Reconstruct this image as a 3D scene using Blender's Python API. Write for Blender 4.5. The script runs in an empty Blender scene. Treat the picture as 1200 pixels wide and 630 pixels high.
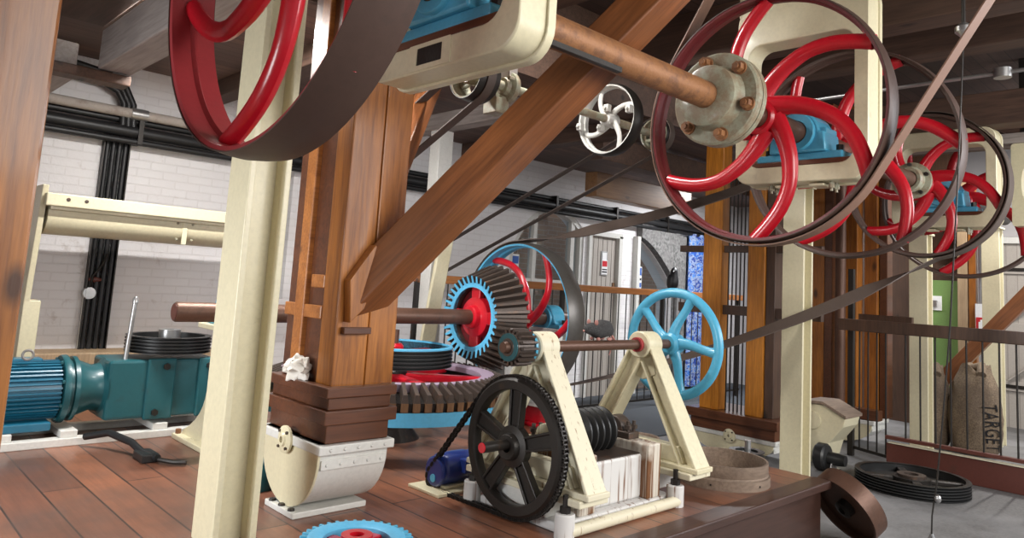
import bpy, bmesh, math, random
from math import sin, cos, pi, radians, hypot, atan2
from mathutils import Vector, Matrix
random.seed(11)
scene = bpy.context.scene
COL = scene.collection

# ------------------------------------------------------------------ materials
def _mat(name, rough=.5, metal=0., coat=0.):
    m = bpy.data.materials.new(name); m.use_nodes = True
    nt = m.node_tree; b = nt.nodes['Principled BSDF']
    b.inputs['Roughness'].default_value = rough
    b.inputs['Metallic'].default_value = metal
    b.inputs['Coat Weight'].default_value = coat
    b.inputs['Coat Roughness'].default_value = .12
    return m, nt, b

def _N(nt, t, **k):
    n = nt.nodes.new(t)
    for a, v in k.items(): setattr(n, a, v)
    return n

def _coords(nt, scale=(1, 1, 1), rot=(0, 0, 0), loc=(0, 0, 0)):
    tc = _N(nt, 'ShaderNodeTexCoord'); mp = _N(nt, 'ShaderNodeMapping')
    mp.inputs['Scale'].default_value = scale; mp.inputs['Rotation'].default_value = rot
    mp.inputs['Location'].default_value = loc
    nt.links.new(tc.outputs['Object'], mp.inputs['Vector'])
    return mp.outputs['Vector']

def _noise(nt, vec, scale, detail=4., rough=.55, dist=0.):
    n = _N(nt, 'ShaderNodeTexNoise')
    n.inputs['Scale'].default_value = scale; n.inputs['Detail'].default_value = detail
    n.inputs['Roughness'].default_value = rough; n.inputs['Distortion'].default_value = dist
    nt.links.new(vec, n.inputs['Vector'])
    return n.outputs['Fac']

def _ramp(nt, fac, stops):
    r = _N(nt, 'ShaderNodeValToRGB'); e = r.color_ramp.elements
    while len(e) < len(stops): e.new(.5)
    for el, (p, c) in zip(e, stops):
        el.position = p; el.color = (*c, 1) if len(c) == 3 else c
    nt.links.new(fac, r.inputs['Fac'])
    return r.outputs['Color']

def _mix(nt, fac, a, b, mode='MIX'):
    m = _N(nt, 'ShaderNodeMix', data_type='RGBA', blend_type=mode)
    for s, v in (('Factor', fac), ('A', a), ('B', b)):
        i = [q for q in m.inputs if q.name == s and (q.type == 'RGBA' if s in 'AB' else q.type == 'VALUE')][0]
        if isinstance(v, (int, float)): i.default_value = v
        elif isinstance(v, tuple): i.default_value = (*v, 1)
        else: nt.links.new(v, i)
    return [o for o in m.outputs if o.type == 'RGBA'][0]

def _bump(nt, b, h, strength=.3, dist=.01):
    bp = _N(nt, 'ShaderNodeBump'); bp.inputs['Strength'].default_value = strength
    bp.inputs['Distance'].default_value = dist
    nt.links.new(h, bp.inputs['Height']); nt.links.new(bp.outputs['Normal'], b.inputs['Normal'])

def paint(name, col, rough=.4, dirt=(.25, .15, .08), amt=.25, coat=0., metal=0., scale=9., bump=.12):
    """painted or bare metal with blotchy wear"""
    m, nt, b = _mat(name, rough, metal, coat)
    v = _coords(nt)
    n1 = _noise(nt, v, scale, 6, .65); n2 = _noise(nt, v, scale * 5, 3)
    dk = tuple(c * .93 for c in col)
    base = _ramp(nt, n2, [(.35, dk), (.6, col)])
    lo = .74 - amt * .45
    f = _ramp(nt, n1, [(lo, (0, 0, 0)), (lo + .14, (1, 1, 1))])
    c = _mix(nt, f, base, _mix(nt, .55, base, dirt))
    nt.links.new(c, b.inputs['Base Color'])
    _bump(nt, b, n2, bump, .004)
    return m

def streaked(name, col, rust, rough=.5, lo=.5):
    """painted iron with oil and rust runs down the faces"""
    m, nt, b = _mat(name, rough)
    v = _coords(nt, (38, 38, 1.3)); v2 = _coords(nt)
    n1 = _noise(nt, v, 1., 3, .6); n2 = _noise(nt, v2, 5, 4)
    f = _ramp(nt, n1, [(lo, (0, 0, 0)), (lo + .12, (1, 1, 1))])
    g = _ramp(nt, n2, [(.34, (0, 0, 0)), (.52, (1, 1, 1))])
    fg = _mix(nt, 1., f, g, 'MULTIPLY')
    nt.links.new(_mix(nt, fg, col, rust), b.inputs['Base Color'])
    return m

def wood(name, c1, c2, axis=2, rough=.35, grain=14., coat=.25, knots=True, plank=None):
    m, nt, b = _mat(name, rough, 0, coat)
    s = [1., 1., 1.]; s[axis] = .07
    v = _coords(nt, tuple(s))
    n1 = _noise(nt, v, grain, 6, .6, .6); n2 = _noise(nt, v, grain * 5, 3, .6)
    n3 = _noise(nt, _coords(nt), 1.6, 2)
    c = _ramp(nt, n1, [(.3, c2), (.52, tuple((a + d) / 2 for a, d in zip(c1, c2))), (.68, c1)])
    c = _mix(nt, .35, c, _ramp(nt, n2, [(.35, tuple(x * .55 for x in c2)), (.6, c1)]))
    c = _mix(nt, _ramp(nt, n3, [(.35, (0, 0, 0)), (.7, (.55, .55, .55))]), c, tuple(x * .8 for x in c2))
    if knots:
        s2 = [3.2, 3.2, 3.2]; s2[axis] = 1.5
        vo = _N(nt, 'ShaderNodeTexVoronoi'); vo.inputs['Scale'].default_value = 1.
        nt.links.new(_coords(nt, tuple(s2)), vo.inputs['Vector'])
        k = _ramp(nt, vo.outputs['Distance'], [(.05, (1, 1, 1)), (.12, (0, 0, 0))])
        c = _mix(nt, k, c, tuple(x * .35 for x in c2))
    nt.links.new(c, b.inputs['Base Color'])
    _bump(nt, b, n2, .15, .003)
    return m

def planks(name, c1, c2, gap, width, length, along='Y', rough=.5, coat=.1, gapc=(.03, .02, .015), wear=(.2, .12, .08), mort=.012):
    m, nt, b = _mat(name, rough, 0, coat)
    rot = (0, 0, pi / 2) if along == 'Y' else (0, 0, 0)
    br = _N(nt, 'ShaderNodeTexBrick'); v = _coords(nt, (1, 1, 1), rot)
    nt.links.new(v, br.inputs['Vector'])
    br.inputs['Scale'].default_value = 1.; br.inputs['Brick Width'].default_value = length
    br.inputs['Row Height'].default_value = width; br.inputs['Mortar Size'].default_value = mort * width * 2
    br.inputs['Mortar Smooth'].default_value = .1
    br.inputs['Color1'].default_value = (*c1, 1); br.inputs['Color2'].default_value = (*c2, 1)
    br.inputs['Mortar'].default_value = (*gapc, 1); br.inputs['Bias'].default_value = 0
    s = (14, 1., 14) if along == 'Y' else (1., 14, 14)
    g = _noise(nt, _coords(nt, s), 2.2, 5, .6, .3)
    n = _noise(nt, _coords(nt), 1.1, 5, .6)
    c = _mix(nt, .45, br.outputs['Color'], _ramp(nt, g, [(.3, (.25, .25, .25)), (.7, (1, 1, 1))]), 'MULTIPLY')
    c = _mix(nt, _ramp(nt, n, [(.4, (0, 0, 0)), (.65, (.8, .8, .8))]), c, wear)
    nt.links.new(c, b.inputs['Base Color'])
    _bump(nt, b, g, .15, .004)
    return m

def bricks(name, c1, c2, mortar, w=.23, h=.075, rough=.8, rot=(pi / 2, 0, 0), bump=.5, patch=(.45, .38, .33), amt=.5):
    m, nt, b = _mat(name, rough)
    br = _N(nt, 'ShaderNodeTexBrick'); nt.links.new(_coords(nt, (1, 1, 1), rot), br.inputs['Vector'])
    br.inputs['Scale'].default_value = 1.; br.inputs['Brick Width'].default_value = w
    br.inputs['Row Height'].default_value = h; br.inputs['Mortar Size'].default_value = .006
    br.inputs['Color1'].default_value = (*c1, 1); br.inputs['Color2'].default_value = (*c2, 1)
    br.inputs['Mortar'].default_value = (*mortar, 1)
    v = _coords(nt)
    n = _noise(nt, v, 3.2, 8, .7, .5); n2 = _noise(nt, v, 30, 4)
    f = _ramp(nt, n, [(.56 + .1 * (1 - amt), (0, 0, 0)), (.68 + .1 * (1 - amt), (amt, amt, amt))])
    c = _mix(nt, f, br.outputs['Color'], patch)
    nt.links.new(c, b.inputs['Base Color'])
    h_ = _mix(nt, .5, br.outputs['Fac'], n2)
    inv = _N(nt, 'ShaderNodeInvert'); nt.links.new(h_, inv.inputs['Color'])
    _bump(nt, b, inv.outputs['Color'], bump, .008)
    return m

def speckle(name, c1, c2, scale=60., rough=.8, c3=None, big=.8):
    m, nt, b = _mat(name, rough)
    v = _coords(nt)
    n = _noise(nt, v, scale, 3, .6); g = _noise(nt, v, big, 5, .6)
    c = _ramp(nt, n, [(.38, c1), (.62, c2)])
    if c3: c = _mix(nt, _ramp(nt, g, [(.4, (0, 0, 0)), (.65, (.8, .8, .8))]), c, c3)
    nt.links.new(c, b.inputs['Base Color'])
    _bump(nt, b, n, .25, .004)
    return m

def emit(name, col, s):
    m, nt, b = _mat(name)
    b.inputs['Base Color'].default_value = (*col, 1)
    b.inputs['Emission Color'].default_value = (*col, 1); b.inputs['Emission Strength'].default_value = s
    return m

M = {}
M['cream'] = paint('cream paint', (.66, .60, .41), .38, (.32, .25, .14), .18, .15)
M['cream_rust'] = streaked('cream paint with runs', (.68, .63, .47), (.24, .11, .035), .5, .60)
M['white_rust'] = streaked('white paint with runs', (.64, .63, .61), (.17, .07, .028), .45, .545)
M['streak_brown'] = streaked('white paint soaked with brown oil', (.62, .57, .49), (.16, .065, .022), .45, .40)
M['white'] = paint('white paint', (.66, .65, .61), .4, (.35, .28, .2), .2, .1)
M['pale'] = paint('pale green grey paint', (.31, .31, .225), .5, (.20, .10, .045), .7, .1, 0., 14)
M['red'] = paint('red gloss paint', (.50, .007, .018), .28, (.2, .01, .01), .1, .3, 0., 6, .2)
M['redback'] = paint('worn red paint', (.33, .035, .04), .45, (.15, .03, .03), .35)
M['reddim'] = paint('dark crimson paint', (.13, .012, .015), .4, (.09, .03, .03), .4)
M['oxide'] = paint('red oxide paint', (.115, .032, .022), .5, (.06, .03, .02), .4)
M['rust'] = paint('brown rusted steel', (.30, .135, .055), .55, (.10, .045, .03), .55, 0, .25, 12, .5)
M['rustdark'] = paint('dark rusted steel', (.115, .058, .038), .45, (.05, .03, .02), .4, 0, .4, 10, .3)
M['iron'] = paint('black iron', (.028, .024, .021), .42, (.09, .05, .03), .3, 0, .45, 12, .25)
M['gear'] = paint('gear teeth iron', (.075, .055, .045), .42, (.17, .08, .04), .4, 0, .35, 14)
M['rubber'] = paint('black rubber', (.016, .016, .016), .4, (.05, .05, .05), .2)
M['band'] = paint('brown rim', (.075, .042, .032), .5, (.04, .03, .025), .3, 0, 0, 7, .1)
M['steelband'] = paint('worn steel rim', (.12, .11, .10), .36, (.06, .05, .04), .35, 0, .6, 6)
M['belt'] = paint('leather belt', (.085, .06, .048), .6, (.07, .05, .04), .3, 0, 0, 5, .1)
M['belt_tan'] = paint('tan leather belt', (.20, .11, .075), .55, (.18, .11, .08), .3, 0, 0, 5, .1)
M['blue'] = paint('sky blue paint', (.075, .37, .56), .35, (.04, .12, .18), .2, .2)
M['bluerim'] = paint('bright blue paint', (.10, .42, .66), .4, (.05, .2, .32), .2, .1)
M['teal'] = paint('teal machine paint', (.010, .085, .10), .38, (.02, .04, .045), .35, .15)
M['tealblue'] = paint('blue green motor paint', (.010, .12, .20), .35, (.01, .05, .09), .25, .2)
M['navy'] = paint('navy motor paint', (.012, .03, .17), .3, (.01, .01, .03), .2, .3)
M['steel'] = paint('bright steel', (.45, .45, .45), .3, (.2, .18, .16), .3, 0, .8)
M['cable'] = paint('black cable', (.012, .012, .013), .45, (.03, .03, .03), .2)
M['lagging'] = paint('grey pipe lagging', (.42, .37, .33), .7, (.2, .15, .12), .5)
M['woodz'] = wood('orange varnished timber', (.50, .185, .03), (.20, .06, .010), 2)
M['woodx'] = wood('varnished timber lengthwise', (.52, .20, .05), (.26, .085, .02), 0)
M['brace'] = wood('brown varnished timber', (.38, .155, .06), (.19, .065, .022), 2, .38, 12, .2, False)
M['woodbright'] = wood('bright orange timber', (.70, .27, .028), (.38, .125, .011), 2)
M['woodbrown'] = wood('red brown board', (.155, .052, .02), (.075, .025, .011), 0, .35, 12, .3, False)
M['woodbrowny'] = wood('red brown board across', (.155, .052, .02), (.075, .025, .011), 1, .35, 12, .3, False)
M['wooddark'] = wood('dark timber', (.10, .05, .028), (.045, .022, .013), 2, .5, 12, .1)
M['beam'] = wood('old ceiling beam', (.13, .07, .045), (.055, .03, .021), 1, .65, 10, 0)
M['beamtan'] = wood('tan timber beam', (.36, .19, .075), (.2, .09, .035), 0, .5, 10, .1)
M['beampale'] = wood('whitewashed joist', (.44, .39, .36), (.27, .23, .21), 1, .75, 9, 0, False)
M['oldwood'] = wood('weathered hoop wood', (.30, .22, .16), (.16, .11, .08), 0, .75, 12, 0)
M['raw'] = wood('pale pine', (.5, .36, .22), (.36, .24, .14), 2, .6, 12, 0)
M['floorwood'] = planks('platform boards', (.36, .135, .065), (.19, .072, .04), 0, .2, 2.2, 'Y', .4, .2, (.03, .016, .012), (.085, .05, .038), .012)
M['fascia'] = wood('platform fascia board', (.075, .034, .024), (.042, .018, .012), 0, .45, 8, .2, False)
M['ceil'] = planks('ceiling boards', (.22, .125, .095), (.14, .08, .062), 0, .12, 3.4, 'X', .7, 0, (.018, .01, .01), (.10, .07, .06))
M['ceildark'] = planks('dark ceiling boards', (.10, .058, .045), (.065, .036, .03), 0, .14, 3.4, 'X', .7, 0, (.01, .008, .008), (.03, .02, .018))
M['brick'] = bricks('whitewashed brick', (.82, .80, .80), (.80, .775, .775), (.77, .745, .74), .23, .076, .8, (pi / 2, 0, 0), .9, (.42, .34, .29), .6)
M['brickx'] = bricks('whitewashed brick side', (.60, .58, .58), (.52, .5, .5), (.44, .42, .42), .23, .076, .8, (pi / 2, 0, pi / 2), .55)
M['tanbrick'] = bricks('tan outdoor brick', (.40, .26, .19), (.34, .23, .18), (.42, .36, .3), .23, .076, .85, (pi / 2, 0, 0), .3)
M['stone'] = speckle('rough grey stone', (.10, .10, .095), (.26, .255, .25), 22, .9, (.2, .19, .185), 4)
M['concrete'] = speckle('worn concrete floor', (.10, .097, .095), (.14, .133, .13), 40, .6, (.23, .225, .225), 1.4)
M['carpet'] = speckle('dark speckled carpet', (.035, .04, .048), (.10, .11, .125), 130, .95)
M['burlap'] = speckle('burlap', (.11, .075, .048), (.21, .155, .10), 70, .95, (.1, .07, .05), 3)
M['green'] = paint('green board', (.16, .27, .075), .6, (.1, .16, .06), .25)
M['doorpaint'] = paint('pale grey door paint', (.40, .36, .32), .55, (.3, .28, .26), .2)
M['doorline'] = paint('door groove', (.31, .28, .25), .7)
M['ink'] = paint('black print', (.02, .018, .02), .8)
M['signred'] = paint('sign red', (.55, .02, .03), .4, (.4, .02, .02), .05)
M['signblue'] = paint('sign blue', (.04, .12, .42), .4, (.03, .08, .3), .05)
M['paper'] = paint('white paper', (.8, .8, .8), .6, (.7, .7, .7), .05)
M['cloth'] = speckle('white rag', (.62, .58, .52), (.75, .72, .68), 12, .9)
M['fur'] = speckle('dark grey fur', (.012, .012, .013), (.05, .048, .048), 160, .85)
M['pink'] = paint('pink skin', (.42, .19, .16), .5, (.3, .12, .1), .1)
M['feather'] = paint('black feathers', (.012, .012, .015), .4, (.03, .03, .04), .1)
M['lamp'] = emit('lit fluorescent tube', (1., .98, .94), 14.)
M['cog'] = wood('wooden cog', (.26, .13, .05), (.12, .06, .03), 2, .5, 12, 0, False)
M['purple'] = paint('mauve painted iron', (.33, .25, .33), .45, (.15, .1, .12), .3)
def _glass():
    m, nt, b = _mat('window glass', .03)
    b.inputs['Base Color'].default_value = (.85, .94, 1, 1); b.inputs['Transmission Weight'].default_value = 1.
    b.inputs['IOR'].default_value = 1.02
    return m
M['glass'] = _glass()
def _curtain():
    m, nt, b = _mat('blue white patterned cloth', .85)
    v = _coords(nt)
    n = _noise(nt, v, 7, 3, .6, 1.2); n2 = _noise(nt, v, 22, 2)
    c = _ramp(nt, n, [(.38, (.02, .08, .42)), (.47, (.05, .22, .65)), (.50, (.34, .40, .52)), (.56, (.02, .06, .3))])
    nt.links.new(_mix(nt, _ramp(nt, n2, [(.55, (0, 0, 0)), (.6, (.7, .7, .7))]), c, (.4, .46, .55)), b.inputs['Base Color'])
    return m
M['curtain'] = _curtain()

# ------------------------------------------------------------------ mesh builder
class MB:
    def __init__(s): s.v = []; s.f = []
    def add(s, vs, fs):
        o = len(s.v); s.v += [tuple(v) for v in vs]; s.f += [tuple(i + o for i in f) for f in fs]
        return s
    def box(s, x0, x1, y0, y1, z0, z1):
        x0, x1 = sorted((x0, x1)); y0, y1 = sorted((y0, y1)); z0, z1 = sorted((z0, z1))
        return s.add([(x0, y0, z0), (x1, y0, z0), (x1, y1, z0), (x0, y1, z0), (x0, y0, z1), (x1, y0, z1), (x1, y1, z1), (x0, y1, z1)],
                     [(3, 2, 1, 0), (4, 5, 6, 7), (0, 1, 5, 4), (1, 2, 6, 5), (2, 3, 7, 6), (3, 0, 4, 7)])
    def bar(s, p, q, w, h, up=(0, 0, 1), w2=None, h2=None):
        """rectangular bar p->q; w across, h along up"""
        p, q = Vector(p), Vector(q); d = (q - p).normalized(); up = Vector(up)
        r = d.cross(up).normalized(); u = r.cross(d)
        w2 = w if w2 is None else w2; h2 = h if h2 is None else h2
        vs = []
        for c, a, b_ in ((p, w, h), (q, w2, h2)):
            for i, j in ((-1, -1), (1, -1), (1, 1), (-1, 1)): vs.append(c + r * i * a / 2 + u * j * b_ / 2)
        return s.add(vs, [(3, 2, 1, 0), (4, 5, 6, 7), (0, 1, 5, 4), (1, 2, 6, 5), (2, 3, 7, 6), (3, 0, 4, 7)])
    def tube(s, pts, r, n=12, closed=False, flat=1., up=None):
        pts = [Vector(p) for p in pts]; k = len(pts)
        rs = r if isinstance(r, (list, tuple)) else [r] * k
        vs = []; fs = []; prev = None
        for i, p in enumerate(pts):
            if closed: t = pts[(i + 1) % k] - pts[i - 1]
            else: t = pts[min(i + 1, k - 1)] - pts[max(i - 1, 0)]
            t.normalize()
            if up is not None: a = Vector(up); a = (a - t * a.dot(t)).normalized()
            elif prev is None:
                a = Vector((0, 0, 1)) if abs(t.z) < .9 else Vector((1, 0, 0)); a = (a - t * a.dot(t)).normalized()
            else: a = (prev - t * prev.dot(t)).normalized()
            prev = a; b_ = t.cross(a)
            for j in range(n):
                g = 2 * pi * j / n; vs.append(p + a * cos(g) * rs[i] * flat + b_ * sin(g) * rs[i])
        m = k if closed else k - 1
        for i in range(m):
            for j in range(n):
                i2 = (i + 1) % k; fs.append((i * n + j, i * n + (j + 1) % n, i2 * n + (j + 1) % n, i2 * n + j))
        if not closed: fs += [tuple(reversed(range(n))), tuple(range((k - 1) * n, k * n))]
        return s.add(vs, fs)
    def cyl(s, p, q, r, n=24, r2=None):
        return s.tube([p, q], [r, r if r2 is None else r2], n)
    def lathe(s, prof, c, axis='X', n=48, closed=False, a0=0., a1=2 * pi):
        """prof: list of (radius, axial); closed: profile closes on itself (ring)"""
        full = abs(a1 - a0 - 2 * pi) < 1e-6; m = n if full else n + 1; k = len(prof); c = Vector(c)
        vs = []; fs = []
        for i in range(m):
            g = a0 + (a1 - a0) * i / n
            for r, a in prof:
                u, w = r * cos(g), r * sin(g)
                vs.append(c + Vector({'X': (a, u, w), 'Y': (w, a, u), 'Z': (u, w, a)}[axis]))
        for i in range(n):
            i2 = (i + 1) % m
            for j in range(k if closed else k - 1):
                j2 = (j + 1) % k; fs.append((i * k + j, i2 * k + j, i2 * k + j2, i * k + j2))
        if not full and closed: fs += [tuple(range(k)), tuple(reversed(range((m - 1) * k, m * k)))]
        return s.add(vs, fs)
    def prism(s, poly, a0, a1, plane='YZ'):
        """2D polygon extruded from a0 to a1 along the missing axis"""
        def P(u, v, a): return {'YZ': (a, u, v), 'XZ': (u, a, v), 'XY': (u, v, a)}[plane]
        k = len(poly)
        vs = [P(u, v, a0) for u, v in poly] + [P(u, v, a1) for u, v in poly]
        fs = [tuple(range(k)), tuple(reversed(range(k, 2 * k)))] + [(i, i + k, (i + 1) % k + k, (i + 1) % k) for i in range(k)]
        return s.add(vs, fs)
    def frame(s, outer, inner, a0, a1, plane='YZ'):
        """ring between two polygons with the same vertex count, extruded"""
        def P(u, v, a): return {'YZ': (a, u, v), 'XZ': (u, a, v), 'XY': (u, v, a)}[plane]
        k = len(outer); vs = []
        for a in (a0, a1):
            vs += [P(u, v, a) for u, v in outer] + [P(u, v, a) for u, v in inner]
        fs = []
        for i in range(k):
            j = (i + 1) % k
            fs += [(i, j, k + j, k + i), (2 * k + i, 3 * k + i, 3 * k + j, 2 * k + j), (i, 2 * k + i, 2 * k + j, j), (k + i, k + j, 3 * k + j, 3 * k + i)]
        return s.add(vs, fs)
    def ribbon(s, pts, wv, th, closed=False):
        """flat belt: width vector wv (constant or per point), thickness th"""
        pts = [Vector(p) for p in pts]; k = len(pts); vs = []; fs = []
        for i, p in enumerate(pts):
            t = (pts[(i + 1) % k] - pts[i - 1]) if closed else pts[min(i + 1, k - 1)] - pts[max(i - 1, 0)]
            t.normalize(); w = Vector(wv[i] if isinstance(wv, list) else wv)
            nrm = t.cross(w).normalized() * th / 2; w = w / 2
            vs += [p - w - nrm, p + w - nrm, p + w + nrm, p - w + nrm]
        for i in range(k if closed else k - 1):
            o, q = i * 4, ((i + 1) % k) * 4
            for a in range(4): b_ = (a + 1) % 4; fs.append((o + a, o + b_, q + b_, q + a))
        if not closed: fs += [(3, 2, 1, 0), tuple((k - 1) * 4 + a for a in range(4))]
        return s.add(vs, fs)
    def ball(s, c, rx, ry, rz, n=16, m=10):
        vs = []; fs = []
        for i in range(m + 1):
            a = pi * i / m
            for j in range(n):
                g = 2 * pi * j / n; vs.append((c[0] + rx * sin(a) * cos(g), c[1] + ry * sin(a) * sin(g), c[2] + rz * cos(a)))
        for i in range(m):
            for j in range(n): fs.append((i * n + j, (i + 1) * n + j, (i + 1) * n + (j + 1) % n, i * n + (j + 1) % n))
        return s.add(vs, fs)
    def build(s, name, mat, parent=None, smooth=35, bevel=0., seg=2):
        me = bpy.data.meshes.new(name)
        o_ = Vector(parent['_o']) if parent is not None and '_o' in parent else Vector((0, 0, 0))
        me.from_pydata([tuple(Vector(v) - o_) for v in s.v], [], s.f)
        bm = bmesh.new(); bm.from_mesh(me)
        bmesh.ops.remove_doubles(bm, verts=bm.verts, dist=1e-6)
        bmesh.ops.recalc_face_normals(bm, faces=bm.faces); bm.to_mesh(me); bm.free()
        me.materials.append(M[mat] if isinstance(mat, str) else mat)
        ob = bpy.data.objects.new(name, me); COL.objects.link(ob)
        if parent is not None:
            ob.parent = parent
            if '_o' in parent: ob['_o'] = parent['_o']
        if smooth:
            for p in me.polygons: p.use_smooth = True
            me.set_sharp_from_angle(angle=radians(smooth))
        if bevel:
            b_ = ob.modifiers.new('bevel', 'BEVEL'); b_.width = bevel; b_.segments = seg
            b_.limit_method = 'ANGLE'; b_.angle_limit = radians(40)
        return ob

def tag(o, label, cat, group=None):
    o['label'] = label; o['category'] = cat
    if group: o['group'] = group
    return o
def thing(name, loc, label, cat, group=None):
    o = bpy.data.objects.new(name, None); COL.objects.link(o); o.location = loc
    o.empty_display_size = .1; o['_o'] = tuple(loc)
    return tag(o, label, cat, group)
def single(mb, name, mat, loc, label, cat, group=None, smooth=35, bevel=0.):
    """a thing that is one mesh, its origin at loc"""
    mb.v = [tuple(Vector(v) - Vector(loc)) for v in mb.v]
    o = mb.build(name, mat, None, smooth, bevel); o.location = loc; o['_o'] = tuple(loc)
    return tag(o, label, cat, group)
def struct(mb, name, mat, smooth=0, bevel=0., parent=None):
    o = mb.build(name, mat, parent, smooth, bevel)
    if parent is None: o['kind'] = 'structure'
    return o
def bez(a, b_, c, d, n=14):
    a, b_, c, d = map(Vector, (a, b_, c, d)); out = []
    for i in range(n + 1):
        t = i / n; out.append(a * (1 - t) ** 3 + b_ * 3 * t * (1 - t) ** 2 + c * 3 * t * t * (1 - t) + d * t ** 3)
    return out
def hexhead(mb, c, ax, r, h):
    """hex bolt head / nut at c along axis ax ('X','Y','Z')"""
    e = {'X': Vector((1, 0, 0)), 'Y': Vector((0, 1, 0)), 'Z': Vector((0, 0, 1))}[ax]
    mb.tube([Vector(c), Vector(c) + e * h], r, 6); return mb
def arc(cx, cy, r, a0, a1, n=8):
    return [(cx + r * cos(radians(a0 + (a1 - a0) * i / n)), cy + r * sin(radians(a0 + (a1 - a0) * i / n))) for i in range(n + 1)]
def rrect(x0, x1, y0, y1, r, n=6):
    r = max(r, 1e-4)
    return arc(x1 - r, y1 - r, r, 0, 90, n) + arc(x0 + r, y1 - r, r, 90, 180, n) + arc(x0 + r, y0 + r, r, 180, 270, n) + arc(x1 - r, y0 + r, r, 270, 360, n)
# ------------------------------------------------------------------ camera, light, room
cd = bpy.data.cameras.new('camera'); cam = bpy.data.objects.new('camera', cd); COL.objects.link(cam)
right = Vector((.7180, -.6941, .0606)); fwd = Vector((.6847, .7186, .1170))
fwd.normalize(); right = (right - fwd * right.dot(fwd)).normalized(); upv = right.cross(fwd)
cam.matrix_world = Matrix(((right.x, upv.x, -fwd.x, 0), (right.y, upv.y, -fwd.y, 0), (right.z, upv.z, -fwd.z, 1.2), (0, 0, 0, 1)))
cd.sensor_width = 36; cd.lens = 850 / 1200 * 36; cd.shift_y = -(315 - 232.5) / 1200; cd.clip_start = .05
scene.camera = cam
scene.view_settings.view_transform = 'Standard'; scene.view_settings.look = 'None'
scene.view_settings.gamma = 1; scene.view_settings.use_curve_mapping = False
scene.view_settings.exposure = 0.27

w = bpy.data.worlds.new('daylight'); scene.world = w; w.use_nodes = True
bg = w.node_tree.nodes['Background']; bg.inputs['Color'].default_value = (.90, .95, 1, 1); bg.inputs['Strength'].default_value = .42

def area(name, loc, target, sx, sy, power, col=(1, 1, 1)):
    l = bpy.data.lights.new(name, 'AREA'); l.shape = 'RECTANGLE'; l.size = sx; l.size_y = sy; l.energy = power; l.color = col
    o = bpy.data.objects.new(name, l); COL.objects.link(o); o.location = loc
    o.rotation_euler = (Vector(target) - Vector(loc)).to_track_quat('-Z', 'Y').to_euler(); return o
area('daylight_from_front_windows', (3.2, -2.6, 3.0), (3.6, 2.6, 1.4), 4.5, 2.2, 250, (1, .96, .91))
area('added_low_front_fill', (3.4, -2.3, 1.7), (3.2, 7, 1.0), 3.0, 1.2, 45, (1, .97, .94))  # fill light added to brighten the back wall and floor, no window here
area('daylight_from_far_windows', (8.2, -2.2, 2.8), (7.5, 3.5, 1.0), 3.0, 1.8, 230, (.95, .97, 1))
lw = area('daylight_left_window', (-1.9, 3.4, 1.1), (2.0, 3.5, .45), 2.2, 1.2, 42, (.94, .97, 1)); lw.data.spread = radians(95)
area('batten_light_at_left', (1.78, 4.78, 2.89), (1.9, 4.78, 0), .1, 1.0, 110, (1, .98, .95))
area('added_light_over_carpet', (10.2, 5.6, 2.89), (10.2, 5.6, 0), 1.2, .1, 110, (.95, .97, 1))  # added lamp to brighten the carpet end of the room
area('added_light_at_right', (10.6, 1.8, 3.64), (10.6, 1.8, 0), 1.2, .1, 130, (1, .97, .93))  # added lamp, brightens the timbers and sacks on this side
area('added_light_over_platform', (3.4, 3.7, 3.60), (3.4, 3.6, 0), .1, .8, 70, (1, .98, .95))  # added lamp, put in for extra light on the platform

F = -.42
struct(MB().box(-3, 13.4, -2.5, 7.5, F - .12, F), 'floor', 'concrete')
struct(MB().box(-2, 5.2, 2.15, 7.2, -.045, 0), 'floor_raised', 'floorwood', bevel=.006)
struct(MB().box(-2, 5.17, 2.19, 7.2, F, -.045), 'trim_1', 'fascia')
struct(MB().box(-2, 5.205, 2.125, 2.26, -.05, .004), 'trim_22', 'fascia', bevel=.008)
struct(MB().box(5.2, 12.9, 4.9, 7.2, F, F + .012), 'floor_carpet', 'carpet')
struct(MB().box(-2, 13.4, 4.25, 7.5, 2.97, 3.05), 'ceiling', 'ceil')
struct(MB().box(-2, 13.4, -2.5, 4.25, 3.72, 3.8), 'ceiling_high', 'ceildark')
struct(MB().box(-2, 13.4, 4.2, 4.25, 2.93, 3.72), 'trim_2', 'beam')

# back wall with its window, arched window, door and half arch
def wall_with_openings(x0, x1, y0, y1, z0, z1, ops):
    mb = MB(); xs = [x0]
    for a, b_, zb, top in ops:
        n = 20; xs += [a + (b_ - a) * i / n for i in range(n + 1)]
    xs += [x1]
    mid = lambda i: (xs[i] + xs[i + 1]) / 2
    for i in range(len(xs) - 1):
        a, b_ = xs[i], xs[i + 1]
        op = next((o for o in ops if o[0] <= mid(i) <= o[1]), None)
        if not op: mb.box(a, b_, y0, y1, z0, z1); continue
        ta, tb = op[3](a), op[3](b_)
        mb.prism([(a, ta), (b_, tb), (b_, z1), (a, z1)], y0, y1, 'XZ')
        if op[2] > z0: mb.box(a, b_, y0, y1, z0, op[2])
    return mb
def arch_top(xc, hw, zs, h):
    return lambda x: zs + h * math.sqrt(max(0, 1 - ((x - xc) / hw) ** 2))
ARCH1 = arch_top(7.78, .92, 1.35, 1.0)
ARCH2 = lambda x: 2.06 - .75 * max(0, (x - 9.72) / 1.08) ** 1.5
wall = struct(wall_with_openings(-2, 13.4, 7.2, 7.5, F, 2.97, [
    (2.98, 3.62, .9, lambda x: 2.28), (6.88, 8.42, .35, ARCH1), (8.53, 9.31, F, lambda x: 2.06), (9.72, 10.8, F, ARCH2)]), 'wall_back', 'brick')
struct(MB().box(13.0, 13.3, -2.5, 7.2, F, 3.72), 'wall_far', 'brickx')
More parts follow.
